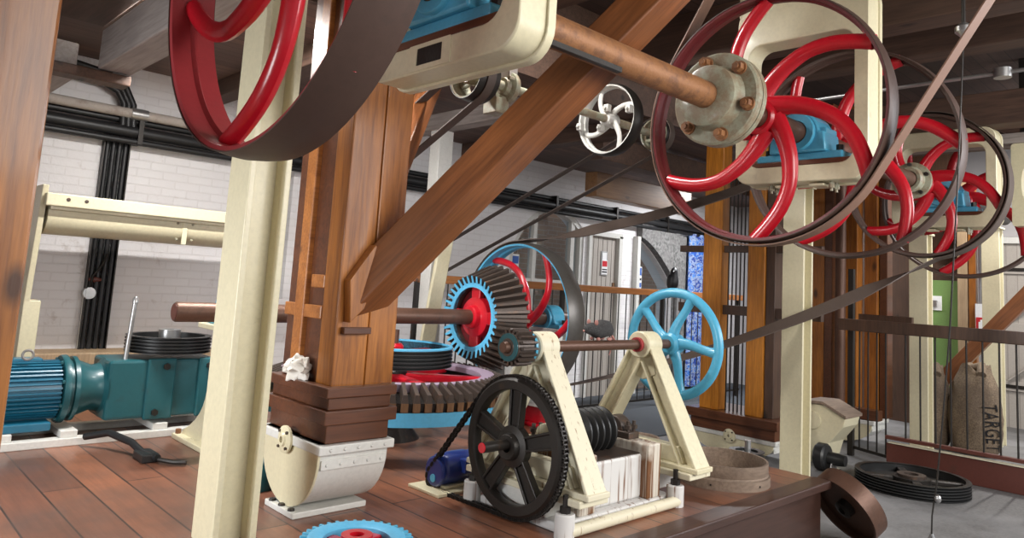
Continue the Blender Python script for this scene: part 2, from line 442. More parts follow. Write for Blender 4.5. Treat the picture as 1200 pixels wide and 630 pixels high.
struct(MB().box(9.66, 9.74, 7.1, 7.2, F, 2.1), 'trim_3', 'white')
# rough stone facing over the half arch
st = MB(); xs = [9.74 + (11.05 - 9.74) * i / 16 for i in range(17)]
for a, b_ in zip(xs, xs[1:]):
    fa = ARCH2(a) + .03 if a < 10.8 else F; fb = ARCH2(b_) + .03 if b_ < 10.8 else F
    if a < 10.8 <= b_: fb = fa
    st.prism([(a, fa), (b_, fb), (b_, 2.34 - .1 * (b_ - 9.7)), (a, 2.34 - .1 * (a - 9.7))], 7.08, 7.2, 'XZ')
struct(st, 'trim_4', 'stone')
# ledge of wood along the foot of the wall on the left
struct(MB().box(-2, 2.9, 6.85, 7.2, 0, .42), 'baseboard_back', 'raw', bevel=.01)
struct(MB().box(-2, 13, 8.9, 9.0, -1, 3.4), 'wall_outside', 'tanbrick')

# window behind the tall column
def win(n, x0, x1, z0, z1, y=7.36, bars=(), zb=()):
    fr = MB(); t = .05
    fr.box(x0, x0 + t, y, y + .07, z0, z1); fr.box(x1 - t, x1, y, y + .07, z0, z1); fr.box(x0 + t, x1 - t, y, y + .07, z0, z0 + t); fr.box(x0 + t, x1 - t, y, y + .07, z1 - t, z1)
    for b_ in bars: fr.box(b_ - t / 2, b_ + t / 2, y + .005, y + .065, z0 + t, z1 - t)
    for z in zb: fr.box(x0 + t, x1 - t, y + .01, y + .06, z - t / 2, z + t / 2)
    o = struct(fr, n, 'white', bevel=.004)
    MB().box(x0 + t, x1 - t, y + .03, y + .036, z0 + t, z1 - t).build('window_glass', 'glass', o, 0)
    return o
win('window_1', 2.98, 3.62, .9, 2.28, bars=(3.3,), zb=(1.6,))
# arched window: curved frame, upright posts
w2 = MB(); outer = []; inner = []
for i in range(25):
    a = pi - pi * i / 24
    outer.append((7.78 + .92 * cos(a), 1.35 + 1.0 * sin(a))); inner.append((7.78 + .85 * cos(a), 1.35 + .93 * sin(a)))
outer += [(8.42, .36)]; inner += [(8.35, .43)]
outer = [(min(u, 8.42), v) for u, v in outer]; inner = [(min(u, 8.36), v) for u, v in inner]
outer += [(6.86, .36)]; inner += [(6.93, .43)]
w2.frame(outer, inner, 7.22, 7.34, 'XZ')
w2.box(7.36, 7.43, 7.23, 7.33, .4, 2.22); w2.box(8.16, 8.24, 7.23, 7.33, .4, 2.26); w2.box(6.93, 8.36, 7.24, 7.32, 1.24, 1.30)
o = struct(w2, 'window_2', 'white')
MB().box(6.95, 8.34, 7.29, 7.295, .4, 2.2).build('window_glass', 'glass', o, 0)
pr = struct(MB().box(7.5, 8.12, 7.7, 7.95, -.4, 2.6), 'wall_pier', 'tanbrick')
# plank door between the arches
d = MB().box(8.57, 9.24, 7.22, 7.27, F, 2.02)
o = struct(d, 'door_1', 'doorpaint')
fr = MB().box(8.5, 8.57, 7.15, 7.3, F, 2.06); fr.box(9.24, 9.33, 7.15, 7.3, F, 2.06); fr.box(8.5, 9.33, 7.15, 7.3, 2.02, 2.10)
fr.build('door_frame', 'white', o, 0, .006)
g = MB()
for i in range(1, 6): g.box(8.57 + .112 * i - .004, 8.57 + .112 * i + .004, 7.214, 7.221, F, 2.02)
g.build('door_groove', 'doorline', o, 0)
MB().box(8.86, 9.02, 7.205, 7.22, 1.42, 1.80).build('vision_panel', 'steel', o, 0, .004)
MB().box(8.885, 8.995, 7.2, 7.206, 1.58, 1.78).build('glass_pane', 'paper', o, 0)
h = MB().box(9.17, 9.22, 7.2, 7.22, 1.16, 1.32); h.cyl((9.19, 7.21, 1.25), (9.19, 7.14, 1.25), .012); h.bar((9.2, 7.145, 1.25), (9.08, 7.145, 1.25), .02, .02)
h.build('door_handle', 'cog', o)

# joists and beams under the ceilings
def joist(n, x0, x1, y0, y1, z0, z1, mat='beam'):
    o = struct(MB().box(x0, x1, y0, y1, z0, z1), n, mat, bevel=.01); return o
joist('trim_5', 1.22, 1.42, 2.3, 5.35, 2.45, 2.72, 'beampale')
joist('trim_6', .15, 1.42, 5.3, 5.46, 2.37, 2.44, 'beam')
joist('trim_7', .95, 1.12, 5.45, 7.2, 2.38, 2.62, 'beampale')
joist('trim_8', .2, 1.22, 2.3, 5.3, 2.73, 2.8, 'beam')
joist('trim_9', 2.6, 2.78, 4.25, 7.2, 2.80, 2.97)
joist('trim_10', 4.25, 4.42, 4.3, 7.2, 2.66, 2.82, 'beampale')
joist('trim_11', 5.9, 6.1, 4.25, 7.2, 2.80, 2.97)
joist('trim_12', 5.4, 5.65, -2.4, 4.2, 3.22, 3.72, 'beam')
joist('trim_13', 5.9, 6.05, -2.4, 4.2, 3.42, 3.72, 'steel')
joist('trim_14', 6.6, 6.85, -2.4, 4.2, 3.35, 3.72)
joist('trim_15', 7.9, 8.2, -2.4, 4.2, 2.98, 3.3)
joist('trim_16', 9.6, 9.85, -2.4, 4.2, 3.1, 3.5)
joist('trim_17', 2.9, 3.15, -2.4, 4.2, 3.4, 3.72)
joist('trim_18', 4.05, 4.25, -2.4, 4.2, 3.5, 3.72)
joist('trim_19', 7.1, 9.3, 5.9, 6.1, 2.38, 2.70, 'beamtan')
joist('trim_20', 6.1, 9.6, 5.0, 5.2, 2.62, 2.9, 'beam')
joist('trim_21', 8.9, 13, 4.3, 4.5, 2.4, 2.93, 'beam')

# dark timber partition closing the octagonal bay on the right
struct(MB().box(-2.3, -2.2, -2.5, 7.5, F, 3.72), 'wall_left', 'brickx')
pt = struct(MB().box(11.6, 11.7, 3.0, 4.6, F, 3.7), 'wall_right', 'wooddark')
# ------------------------------------------------------------------ line shafting
YS, ZS = 2.205, 2.3475
def uv(X, yc, zc, r, deg):
    g = radians(deg); return Vector((X, yc - r * cos(g), zc + r * sin(g)))
def pulley(name, label, X0, X1, yc, zc, R, e0, sgn=1, nsp=6, th=.016, hub=.1, spoke=.043, out='band', inn='red', group=None, shaft=.077, lin=None, twist=1.):
    Xc = (X0 + X1) / 2; t = thing(name, (Xc, yc, zc), label, 'pulley', group); w = X1 - X0
    MB().lathe([(R - th * .5, -w / 2), (R, -w / 4), (R + .004, 0), (R, w / 4), (R - th * .5, w / 2), (R - th * .8, w / 2), (R - th * .8, -w / 2)], (Xc, yc, zc), n=96, closed=True).build('rim', out, t)
    MB().lathe([(R - th * .85, -w / 2 + .004), (R - th * .85, w / 2 - .004), (R - th * 1.8, w / 2 - .008), (R - th * 1.8, .012), (R - th * 2.7, 0), (R - th * 1.8, -.012), (R - th * 1.8, -w / 2 + .008)], (Xc, yc, zc), n=96, closed=True).build('rim_lining', lin or inn, t)
    hw = max(w * .45, .07)
    MB().lathe([(shaft, -hw), (hub * .86, -hw), (hub, -hw + .015), (hub, hw - .015), (hub * .86, hw), (shaft, hw)], (Xc, yc, zc), n=40, closed=True).build('hub', inn, t)
    Ri = R - th * 1.5; prof_ = [(.10, 84), (.15, 68), (.21, 56), (.31, 45), (.45, 35), (.62, 25), (.77, 15), (.9, 6), (1., 0)]
    for k in range(nsp):
        e = e0 + 360 / nsp * k; cp = []
        for q, off in prof_: cp.append(uv(Xc, yc, zc, max(q * Ri, hub * .75 if q < .12 else 0), e + sgn * off * twist))
        pts = []
        for a in range(len(cp) - 1):
            p0, p1, p2, p3 = cp[max(a - 1, 0)], cp[a], cp[a + 1], cp[min(a + 2, len(cp) - 1)]
            for m in range(3):
                u = m / 3; pts.append(.5 * ((2 * p1) + (p2 - p0) * u + (2 * p0 - 5 * p1 + 4 * p2 - p3) * u * u + (3 * p1 - p0 - 3 * p2 + p3) * u ** 3))
        pts.append(cp[-1]); n = len(pts)
        MB().tube(pts, [spoke * (1.2 - .42 * min(1, i / (n * .6))) for i in range(n)], 12, flat=.8, up=(1, 0, 0)).build('spoke', inn, t)
    return t
def shaft(name, x0, x1, yc, zc, r, mat, label, key=None):
    t = thing(name, (x0, yc, zc), label, 'shaft', 'lengths of the line shaft' if name == 'line_shaft' else None)
    MB().lathe([(0, 0), (r * .9, 0), (r, .01), (r, x1 - x0 - .01), (r * .9, x1 - x0), (0, x1 - x0)], (x0, yc, zc), n=32).build('bar', mat, t)
    if key:
        a, b_ = key
        MB().box(a, b_, yc - r * .62, yc - r * .2, zc - r * 1.12, zc - r * .5).build('key_bar', 'iron', t, 0, .004)
    return t
shaft('line_shaft', .55, 3.86, YS, ZS, .077, 'rust', 'thick brown rusty line shaft running out of the near cream hanger', (1.8, 2.75))
shaft('line_shaft', 3.87, 6.92, YS, ZS, .074, 'rustdark', 'dark line shaft through the blue bearing of the middle cream hanger')
shaft('line_shaft', 7.25, 10.4, YS, ZS, .074, 'iron', 'dark grey line shaft through the farthest cream hanger')

def coupling(x, label, R=.275, mat='pale', bolts=6):
    t = thing('shaft_coupling', (x, YS, ZS), label, 'coupling', )
    fl = MB().lathe([(.078, -.16), (.155, -.16), (.178, -.145), (.182, -.075), (.195, -.055), (R - .012, -.055), (R, -.045), (R, -.004), (.08, -.004)], (x, YS, ZS), n=64, closed=True).build('flange', mat, t)
    MB().lathe([(.08, .004), (R, .004), (R, .045), (R - .012, .055), (.16, .06), (.12, .15), (.078, .15)], (x, YS, ZS), n=64, closed=True).build('flange', mat, t)
    for k in range(bolts):
        g = 90 + 360 / bolts * k + 14; c = uv(x - .055, YS, ZS, R * .82, g)
        b_ = MB(); b_.cyl(c - Vector((.012, 0, 0)), c + Vector((.01, 0, 0)), .04, 20); hexhead(b_, c - Vector((.05, 0, 0)), 'X', .031, .045); b_.cyl(c - Vector((.062, 0, 0)), c, .016, 12)
        b_.build('bolt', 'rust', fl, 30)
coupling(3.74, 'large pale green bolted flange coupling in front of the big red wheel')
t = thing('shaft_collar', (7.08, YS, ZS), 'pale green flanged collar round the brown shaft end beside the hanging cable', 'coupling')
MB().lathe([(.078, -.11), (.105, -.11), (.12, -.09), (.12, -.03), (.165, -.02), (.165, .02), (.11, .03), (.11, .14), (.078, .14)], (7.08, YS, ZS), n=48, closed=True).build('flange', 'pale', t)
for k in range(5):
    c = uv(7.05, YS, ZS, .142, 20 + 72 * k); MB().tube([c, c + Vector((-.03, 0, 0))], .018, 6).build('bolt', 'iron', t, 30)
MB().lathe([(0, -.30), (.068, -.30), (.072, -.29), (.072, .17), (0, .17)], (7.08, YS, ZS), n=28).build('shaft_end', 'rustdark', t)

# the row of big red wheels
pulley('belt_pulley', 'largest foreground red wheel with brown rim, cut off by the top of the picture', .90, 1.08, YS, ZS, .80, -113 + 2, 1, spoke=.05, lin='redback', twist=1.15, group='red spoked wheels on the line shaft')
pulley('belt_pulley', 'big red six-spoked wheel beside the pale flange coupling', 4.185, 4.33, YS, ZS, .80, 28, 1, spoke=.060, hub=.115, lin='reddim', group='red spoked wheels on the line shaft')
pulley('belt_pulley', 'red spoked wheel just behind the middle cream hanger, partly under its bearing', 5.55, 5.70, YS, ZS, .80, 60, 1, spoke=.058, lin='band', group='red spoked wheels on the line shaft')
pulley('belt_pulley', 'smaller red wheel carrying the long belt, behind the hanging steel cable', 7.32, 7.50, YS, ZS, .675, 40, 1, spoke=.058, lin='band', group='red spoked wheels on the line shaft')
pulley('belt_pulley', 'farthest red wheel, beyond the last cream hanger at the right edge', 8.62, 8.76, YS, ZS, .80, 14, 1, spoke=.058, lin='band', group='red spoked wheels on the line shaft')

def hanger(x0, x1, label, zb=2.01, slot_shade=False, block='blue', short=False):
    xm = (x0 + x1) / 2; t = thing('shaft_hanger', (xm, YS, zb), label, 'hanger frame', 'cast hangers of the line shaft')
    hw = .465; iw = .375
    fl = .035
    # web set back between front and back flanges, rounded lower corners
    ht = .97 if short else 1.32
    o1 = rrect(YS - hw, YS + hw, zb, zb + ht, .11); i1 = rrect(YS - iw, YS + iw, zb + .115, zb + ht - (.16 if short else .30), .10)
    lf = MB().frame(o1, i1, x0, x1).build('lower_frame', 'cream', t, 35, .008)
    o2 = rrect(YS - hw + .004, YS + hw - .004, zb + 1.25, 3.72, .02); i2 = rrect(YS - iw, YS + iw, zb + 1.36, 3.66, .09)
    if not short: MB().frame(o2, i2, x0 + .004, x1 - .004).build('upper_frame', 'cream', t, 35, .006)
    MB().frame(rrect(YS - hw - .012, YS + hw + .012, zb - .012, zb + ht + .01, .12), rrect(YS - hw + .03, YS + hw - .03, zb + .03, zb + ht - .03, .09), x1 - .03, x1 + .012).build('edge_flange', 'cream', t, 35, .004)
    for s in () if slot_shade else (-1, 1):
        MB().box(x0 + .03, x1 - .03, YS + s * .12 - .05, YS + s * .12 + .05, zb - .03, zb - .012).build('adjusting_plate', 'cream', t, 0, .004)
        for q in (-1, 1):
            b_ = MB(); hexhead(b_, (xm + q * .04, YS + s * .21, zb - .045), 'Z', .02, .035); b_.cyl((xm + q * .04, YS + s * .21, zb - .065), (xm + q * .04, YS + s * .21, zb), .01, 10)
            b_.build('bolt', 'pale', lf, 30)
    if slot_shade:
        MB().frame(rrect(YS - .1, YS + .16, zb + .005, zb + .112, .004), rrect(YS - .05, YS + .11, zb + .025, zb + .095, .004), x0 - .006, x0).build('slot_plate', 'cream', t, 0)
        MB().box(x0 - .003, x0 - .001, YS - .05, YS + .11, zb + .025, zb + .095).build('slot_shade', 'iron', t, 0)  # dark sheet on the bar, stands in for the shade inside the hole
    p = thing('plummer_block', (xm, YS, zb + .115), {1: 'blue bearing block in the near cream hanger, cut by the top edge', 2: 'blue bearing block seated in the middle cream hanger behind the big red wheel', 3: 'blue bearing block in the farthest cream hanger'}[block], 'bearing', 'blue plummer blocks')
    z = zb + .115
    MB().box(x0 + .005, x1 - .005, YS - .37, YS + .37, z, z + .035).build('packing_board', 'woodbrowny', p, 0, .004)
    z += .035
    MB().box(x0 + .01, x1 + .02, YS - .30, YS + .30, z, z + .05).build('foot', 'blue', p, 0, .01)
    b_ = MB(); b_.prism([(YS - .2, z + .05), (YS + .2, z + .05), (YS + .185, ZS)] + arc(YS, ZS, .15, 0, 180, 14) + [(YS - .185, ZS)], x0 - .015, x1 + .03)
    hs_ = b_.build('housing', 'blue', p, 35, .012)
    MB().lathe([(.08, -.03), (.125, -.03), (.13, -.02), (.13, .0), (.08, .0)], (x0 - .012, YS, ZS), n=40, closed=True).build('end_cover', 'blue', p)
    for s in (-1, 1):
        hexhead(MB(), (xm, YS + s * .25, z + .05), 'Z', .026, .05).build('bolt', 'iron', p, 30)
        MB().box(x0 + .02, x1, YS + s * .165 - .022, YS + s * .165 + .022, ZS - .012, ZS + .03).build('cap_lug', 'blue', hs_, 0, .006)
    return t
hanger(1.64, 1.80, 'near cream cast iron hanger at the top, where the rusty shaft comes out', slot_shade=True, block=1)
hanger(4.77, 4.97, 'middle cream cast iron hanger with a big red wheel in front of it', block=2)
hanger(7.95, 8.15, 'farthest cream hanger, above the white pillar by the railing', block=3, short=True)
# a further pale bracket with a round opening beside the last hanger
t = thing('shaft_bracket', (8.4, 1.3, 2.0), 'pale bracket with round opening at the right edge beside the last hanger', 'bracket')
MB().frame(rrect(.72, 1.70, 2.05, 2.86, .03), rrect(.76, 1.62, 2.12, 2.80, .30), 8.32, 8.46).build('plate', 'cream', t)
MB().box(8.28, 8.5, .6, 2.9, 2.86, 2.96).build('top_board', 'beampale', t, 0, .006)
for y in (.85, 1.6): MB().box(8.36, 8.42, y - .03, y + .03, 2.96, 3.72).build('drop_rod', 'iron', t, 0)

# belts of the big wheel: two parallel runs up and out to the right, wrapped round the left side
def loop_arc(X, yc, zc, R, a0, a1, n=40): return [uv(X, yc, zc, R, a0 + (a1 - a0) * i / n) for i in range(n + 1)]
Xb = 4.257; R = .815
dirv = uv(0, 0, 0, 1, 58)
a = uv(Xb, YS, ZS, R, -32); b_ = uv(Xb, YS, ZS, R, 148)
pts = [a + dirv * 1.75, a + dirv * .9] + loop_arc(Xb, YS, ZS, R, -32, -212) + [b_ + dirv * .7, b_ + dirv * 1.4]
single(MB().ribbon(pts, (.105, 0, 0), .008), 'drive_belt', 'belt_tan', (Xb, YS, ZS - .8), 'tan leather belt round the big red wheel climbing to the top right', 'belt', smooth=60)

# ------------------------------------------------------------------ lower shaft, bevel gears, middle wheel
YL, ZL = 4.7, .905
shaft('lower_shaft', 1.66, 5.45, YL, ZL, .062, 'rustdark', 'brown horizontal shaft passing behind the timber column to the upright gear with red hub')
MB().lathe([(0, -.004), (.05, -.004), (.05, 0), (0, 0)], (1.66, YL, ZL), n=28).build('painted_end', 'oxide', bpy.data.objects['lower_shaft'])
MID = pulley('belt_pulley', 'steel rimmed wheel with red curved spokes behind the upright dark toothed gear', 4.58, 4.78, YL, ZL, .675, 8, -1, out='steelband', hub=.095, spoke=.042, shaft=.062, twist=1.2)
for o in MID.children:
    if o.name.startswith('rim_lining'): o.data.materials[0] = M['bluerim']
# bevel gear on the lower shaft
def bevel(t, x, yc, zc, r0, r1, x1, nt, mat, th=.03, pts=None, axis='X', inner=None, depth=.045):
    """ring of bevel teeth from (r0,x) to (r1,x1) about an axis"""
    mb = MB(); c = Vector((x, yc, zc)); L = x1 - x
    def P(r, a, g): return c + (Vector((a, r * cos(g), r * sin(g))) if axis == 'X' else Vector((r * cos(g), r * sin(g), a)))
    for k in range(nt):
        g = 2 * pi * k / nt; hb = pi / nt * .62; ht = pi / nt * .30; v = []
        nx, nr = (-(r1 - r0), L) if axis == 'X' else (-(r1 - r0), L)
        l = hypot(nx, nr); ux, ur = nx / l * depth, nr / l * depth
        if axis == 'Z' : ux, ur = abs(ux) , abs(ur)
        for r, a in ((r0, 0), (r1, L)):
            v += [P(r, a, g - hb), P(r, a, g + hb), P(r + ur, a + ux, g + ht), P(r + ur, a + ux, g - ht)]
        mb.add(v, [(3, 2, 1, 0), (4, 5, 6, 7), (0, 1, 5, 4), (1, 2, 6, 5), (2, 3, 7, 6), (3, 0, 4, 7)])
    return mb.build('teeth', mat, t, 30)
t = thing('bevel_gear', (4.09, YL, ZL), 'upright cone shaped gear with blue front ring, red hub and dark iron teeth', 'gear')
bevel(t, 4.09, YL, ZL, .285, .395, 4.36, 36, 'gear', depth=.065)
MB().lathe([(.286, .004), (.397, .27), (.34, .275), (.25, .06), (.25, .004)], (4.09, YL, ZL), n=80, closed=True).build('rim', 'gear', t)
MB().lathe([(.25, -.006), (.288, -.006), (.288, .004), (.25, .03)], (4.09, YL, ZL), n=80, closed=True).build('front_ring', 'bluerim', t)
tip = MB()
for k in range(36):
    g = 2 * pi * k / 36
    for hb, ht, mat in ((pi / 36 * .62, pi / 36 * .3, 0),):
        P = lambda r, a, g: Vector((4.09 + a, YL + r * cos(g), ZL + r * sin(g)))
        tip.add([P(.28, -.006, g - hb), P(.28, -.006, g + hb), P(.347, -.028, g + ht), P(.347, -.028, g - ht)], [(0, 1, 2, 3)])
tip.build('tooth_faces', 'bluerim', t)
MB().lathe([(.062, -.035), (.085, -.035), (.095, -.025), (.10, .015), (.165, .03), (.172, .045), (.172, .09), (.062, .09)], (4.09, YL, ZL), n=48, closed=True).build('hub', 'red', t)
for k in range(4):
    g = 90 * k
    MB().bar(uv(4.145, YL, ZL, .13, g), uv(4.145, YL, ZL, .27, g), .105, .05, (1, 0, 0), .12, .05).build('arm', 'red', t, 0, .012)
MB().lathe([(.15, .09), (.27, .09), (.27, .11), (.15, .11)], (4.09, YL, ZL), n=56, closed=True).build('web', 'reddim', t)
# horizontal crown wheel with wooden cogs under a small pulley
CX, CY = 3.30, 4.7
t = thing('crown_wheel', (CX, CY, 0), 'large horizontal crown wheel with wooden cogs and a blue lower ring', 'gear')
MB().lathe([(.70, .49), (.74, .505), (.80, .50), (.80, .45), (.70, .45)], (CX, CY, 0), 'Z', 96, True).build('inner_ring', 'purple', t)
cog = MB(); cog2 = MB(); nt = 76
for k in range(nt):
    g = 2 * pi * k / nt; hb = pi / nt * .60
    P = lambda r, z, q: Vector((CX + r * cos(q), CY + r * sin(q), z))
    cog.add([P(.80, .44, g - hb), P(.80, .44, g + hb), P(.80, .515, g + hb * .6), P(.80, .515, g - hb * .6), P(.955, .40, g - hb), P(.955, .40, g + hb), P(.955, .455, g + hb * .6), P(.955, .455, g - hb * .6)],
            [(3, 2, 1, 0), (4, 5, 6, 7), (0, 1, 5, 4), (1, 2, 6, 5), (2, 3, 7, 6), (3, 0, 4, 7)])
    cog2.add([P(.90, .34, g - hb), P(.90, .34, g + hb), P(.90, .41, g + hb), P(.90, .41, g - hb), P(.952, .345, g - hb), P(.952, .345, g + hb), P(.957, .402, g + hb), P(.957, .402, g - hb)],
             [(3, 2, 1, 0), (4, 5, 6, 7), (0, 1, 5, 4), (1, 2, 6, 5), (2, 3, 7, 6), (3, 0, 4, 7)])
cog.build('teeth', 'gear', t, 30); cog2.build('wooden_cogs', 'cog', t, 30)
MB().lathe([(.78, .45), (.945, .40), (.93, .34), (.78, .34)], (CX, CY, 0), 'Z', 96, True).build('rim', 'iron', t)
MB().lathe([(.72, .34), (.945, .34), (.945, .25), (.72, .25)], (CX, CY, 0), 'Z', 96, True).build('lower_ring', 'bluerim', t)
MB().lathe([(0, .52), (.10, .52), (.13, .49), (.15, .36), (.15, .12), (.22, .05), (.26, .0), (0, 0)], (CX, CY, 0), 'Z', 40).build('hub', 'iron', t)
for k in range(6):
    g = radians(60 * k + 18); e = Vector((cos(g), sin(g), 0))
    MB().bar(Vector((CX, CY, .45)) + e * .12, Vector((CX, CY, .45)) + e * .74, .10, .06).build('arm', 'red', t, 0, .015)
def sheave(t, c, R, w, axis, ng, mat='rubber', rimmat=None, web=True, bore=.03, armmat=None, narm=4):
    """multi-groove V pulley: grooved rim + hub + arms"""
    prof = [(R - .03, 0)]
    p = w / ng
    for i in range(ng):
        a = i * p; prof += [(R, a + p * .08), (R, a + p * .22), (R - .028, a + p * .45), (R - .028, a + p * .65), (R, a + p * .88)]
    prof += [(R, w), (R - .045, w), (R - .045, 0)]
    return MB().lathe(prof, c, axis, 72, True).build('grooved_rim', mat, t, 30)
t = thing('grooved_pulley', (CX, CY, .55), 'black grooved pulley with bright blue top rim and red arms above the crown wheel', 'pulley')
sheave(t, (CX, CY, .545), .47, .135, 'Z', 5)
MB().lathe([(.425, .0), (.468, .0), (.468, .012), (.44, .016), (.44, -.12), (.425, -.12)], (CX, CY, .68), 'Z', 72, True).build('rim_edge', 'bluerim', t)
MB().lathe([(0, .02), (.07, .02), (.09, 0), (.09, -.13), (0, -.13)], (CX, CY, .68), 'Z', 32).build('hub', 'red', t)
for k in range(5):
    g = radians(72 * k + 10); e = Vector((cos(g), sin(g), 0))
    MB().bar(Vector((CX, CY, .62)) + e * .06, Vector((CX, CY, .62)) + e * .43, .07, .05).build('arm', 'red', t, 0, .012)
t = thing('vertical_spindle', (CX, CY, .68), 'short upright spindle end over the grooved pulley', 'shaft')
MB().cyl((CX, CY, .70), (CX, CY, .80), .05).build('bar', 'rustdark', t)

# pedestals with blue bearings
def pedestal(x, y, ztop, half, label, base=.22, blk=True, mat='white', bl=None):
    t = thing('bearing_pedestal', (x, y, 0), label, 'pedestal', 'bearing pedestals of the lower shaft')
    L = [(y - base, 0)] + [(y - base + .012, .05)]
    for i in range(9):
        q = i / 8; L.append((y - half - (base - half - .02) * (1 - q) ** 3, .06 + .42 * q))
    L += [(y - half, ztop - .12)]
    R_ = [(2 * y - u, v) for u, v in reversed(L)]
    MB().prism(L + R_, x - .045, x + .045).build('web', mat, t, 30, .006)
    ft = MB().box(x - .10, x + .10, y - base - .03, y + base + .03, 0, .035).build('foot', mat, t, 0, .006)
    MB().box(x - .12, x + .12, y - half - .08, y + half + .08, ztop - .12, ztop - .085).build('top_plate', mat, t, 0, .006)
    for s in (-1, 1): hexhead(MB(), (x - .07, y + s * (base - .01), .035), 'Z', .02, .03).build('bolt', 'rust', ft, 30)
    if blk:
        p = thing('plummer_block', (x, y, ztop - .085), bl, 'bearing', 'blue plummer blocks'); z = ztop - .085
        MB().box(x - .09, x + .09, y - .21, y + .21, z, z + .04).build('foot', 'blue', p, 0, .01)
        MB().prism([(y - .15, z + .04), (y + .15, z + .04)] + arc(y, ztop, .125, 0, 180, 14), x - .08, x + .08).build('housing', 'blue', p, 35, .012)
        MB().lathe([(.063, -.1), (.1, -.1), (.105, -.09), (.105, -.08), (.063, -.08)], (x, y, ztop), n=32, closed=True).build('end_cover', 'blue', p)
        for s in (-1, 1): hexhead(MB(), (x, y + s * .18, z + .04), 'Z', .02, .04).build('bolt', 'iron', p, 30)
pedestal(5.06, YL, ZL, .14, 'white flared pedestal behind the steel rimmed wheel', .34, bl='blue bearing block to the right of the red wheel hub')
pedestal(4.45, YL, ZL, .12, 'white pedestal hidden behind the upright dark toothed gear', .2, bl='blue bearing block between the upright dark gear and the steel rimmed wheel')
pedestal(2.06, 4.75, ZL, .20, 'cream flared pedestal behind the tall white column', .56, True, 'cream', 'blue bearing block behind the tall white column')
# red base girder
t = thing('base_girder', (4.82, 4.2, 0), 'red base girder with white top behind the chain wheel', 'girder')
MB().box(4.66, 4.78, 3.6, 5.3, .03, .17).build('web', 'red', t, 0, .006)
MB().box(4.62, 4.82, 3.6, 5.3, .17, .20).build('top_flange', 'white', t, 0, .006)
MB().box(4.62, 4.82, 3.6, 5.3, 0, .03).build('bottom_flange', 'red', t, 0, .006)

# the long belt from the middle wheel up to the far red wheel
CXb, Rb = 7.41, .69
top = []
def bl(p, q, sag, n=26, bow=0.):
    out = []
    for i in range(n + 1):
        t_ = i / n; v = Vector(p).lerp(Vector(q), t_); v.z -= sag * 4 * t_ * (1 - t_); v.x -= bow * 4 * t_ * (1 - t_); out.append(v)
    return out
Xm = 4.68; Rm = .69
# lower run leaves the far wheel at its lower right, upper run at its upper left
far = [Vector(uv(CXb, YS, ZS, Rb, a)) for a in [120 - 4 * i for i in range(51)]]            # over the top, down the right, to the bottom left
midw = [Vector(uv(Xm, YL, ZL, Rm, a)) for a in [262 - 5 * i for i in range(35)]]             # round the left side of the middle wheel
lower = bl(far[-1], midw[0], .20, 30, .22)[1:-1]
upper = bl(midw[-1], far[0], .16, 30, .0)[1:-1]
pts = far + lower + midw + upper
wv = []
for p in pts:
    wv.append((.17, 0, 0))
for i, p in enumerate(pts):
    for a_, b_ in ((len(far), len(lower)), (len(far) + len(lower) + len(midw), len(upper))):
        if a_ <= i < a_ + b_:
            q = (i - a_) / (b_ - 1); q = q if a_ > len(far) else 1 - q; k_ = q ** .9 * min(1, (1 - q) * 7) if a_ == len(far) else .8 * min(1, q * 7, (1 - q) * 7); wv[i] = (.17 - .04 * k_, .03 * k_, .15 * k_)
single(MB().ribbon(pts, wv, .009, True), 'drive_belt', 'belt', (Xm, YL, ZL - .7), 'long brown belt sagging from the steel rimmed wheel to the far red wheel', 'belt', smooth=60)

# ------------------------------------------------------------------ white countershaft wheel and thin belts
YC, ZC = 3.70, 2.585
t = thing('countershaft', (3.2, YC, ZC), 'slim grey countershaft through the small white wheel under the ceiling', 'shaft')
MB().cyl((3.1, YC, ZC), (5.4, YC, ZC), .033).build('bar', 'pale', t)
W = pulley('belt_pulley', 'small white split wheel with iron tyre under the ceiling beside the timber brace', 4.52, 4.64, YC, ZC, .30, 20, 1, 4, .014, .06, .027, 'iron', 'white', shaft=.033, twist=.7)
for a in (70, 250, 10, 190):
    c = uv(4.50, YC, ZC, .085 if a > 60 and a < 260 and a != 190 else .255, a); b_ = MB(); b_.box(c.x - .02, c.x + .03, c.y - .022, c.y + .022, c.z - .03, c.z + .03); hexhead(b_, (c.x - .04, c.y, c.z), 'X', .014, .02); b_.build('clamp_lug', 'white', W, 30, .004)
W2 = pulley('belt_pulley', 'small dark pulley tucked behind the near cream hanger', 3.02, 3.2, YC, ZC, .17, 20, 1, 4, .012, .06, .022, 'iron', 'pale', shaft=.033, twist=.4)
t = thing('countershaft_bearing', (3.42, YC, ZC), 'pale bolted bearing flange half hidden by the timber brace', 'bearing')
MB().lathe([(.034, -.06), (.06, -.06), (.07, -.03), (.11, -.02), (.11, .02), (.06, .03), (.034, .03)], (3.42, YC, ZC), n=32, closed=True).build('flange', 'pale', t)
for k in range(3):
    c = uv(3.4, YC, ZC, .088, 30 + 120 * k); MB().tube([c + Vector((-.05, 0, 0)), c + Vector((.02, 0, 0))], .018, 6).build('bolt', 'pale', t, 30)
MB().box(3.38, 3.46, YC - .05, YC + .05, ZC + .06, 3.72).build('drop_arm', 'beampale', t, 0, .004)
MB().box(3.3, 3.42, YC - .02, YC + .12, ZC - .2, ZC - .09).build('bracket_foot', 'pale', t, 0, .006)
LW = (4.58, 6.1, 1.55)
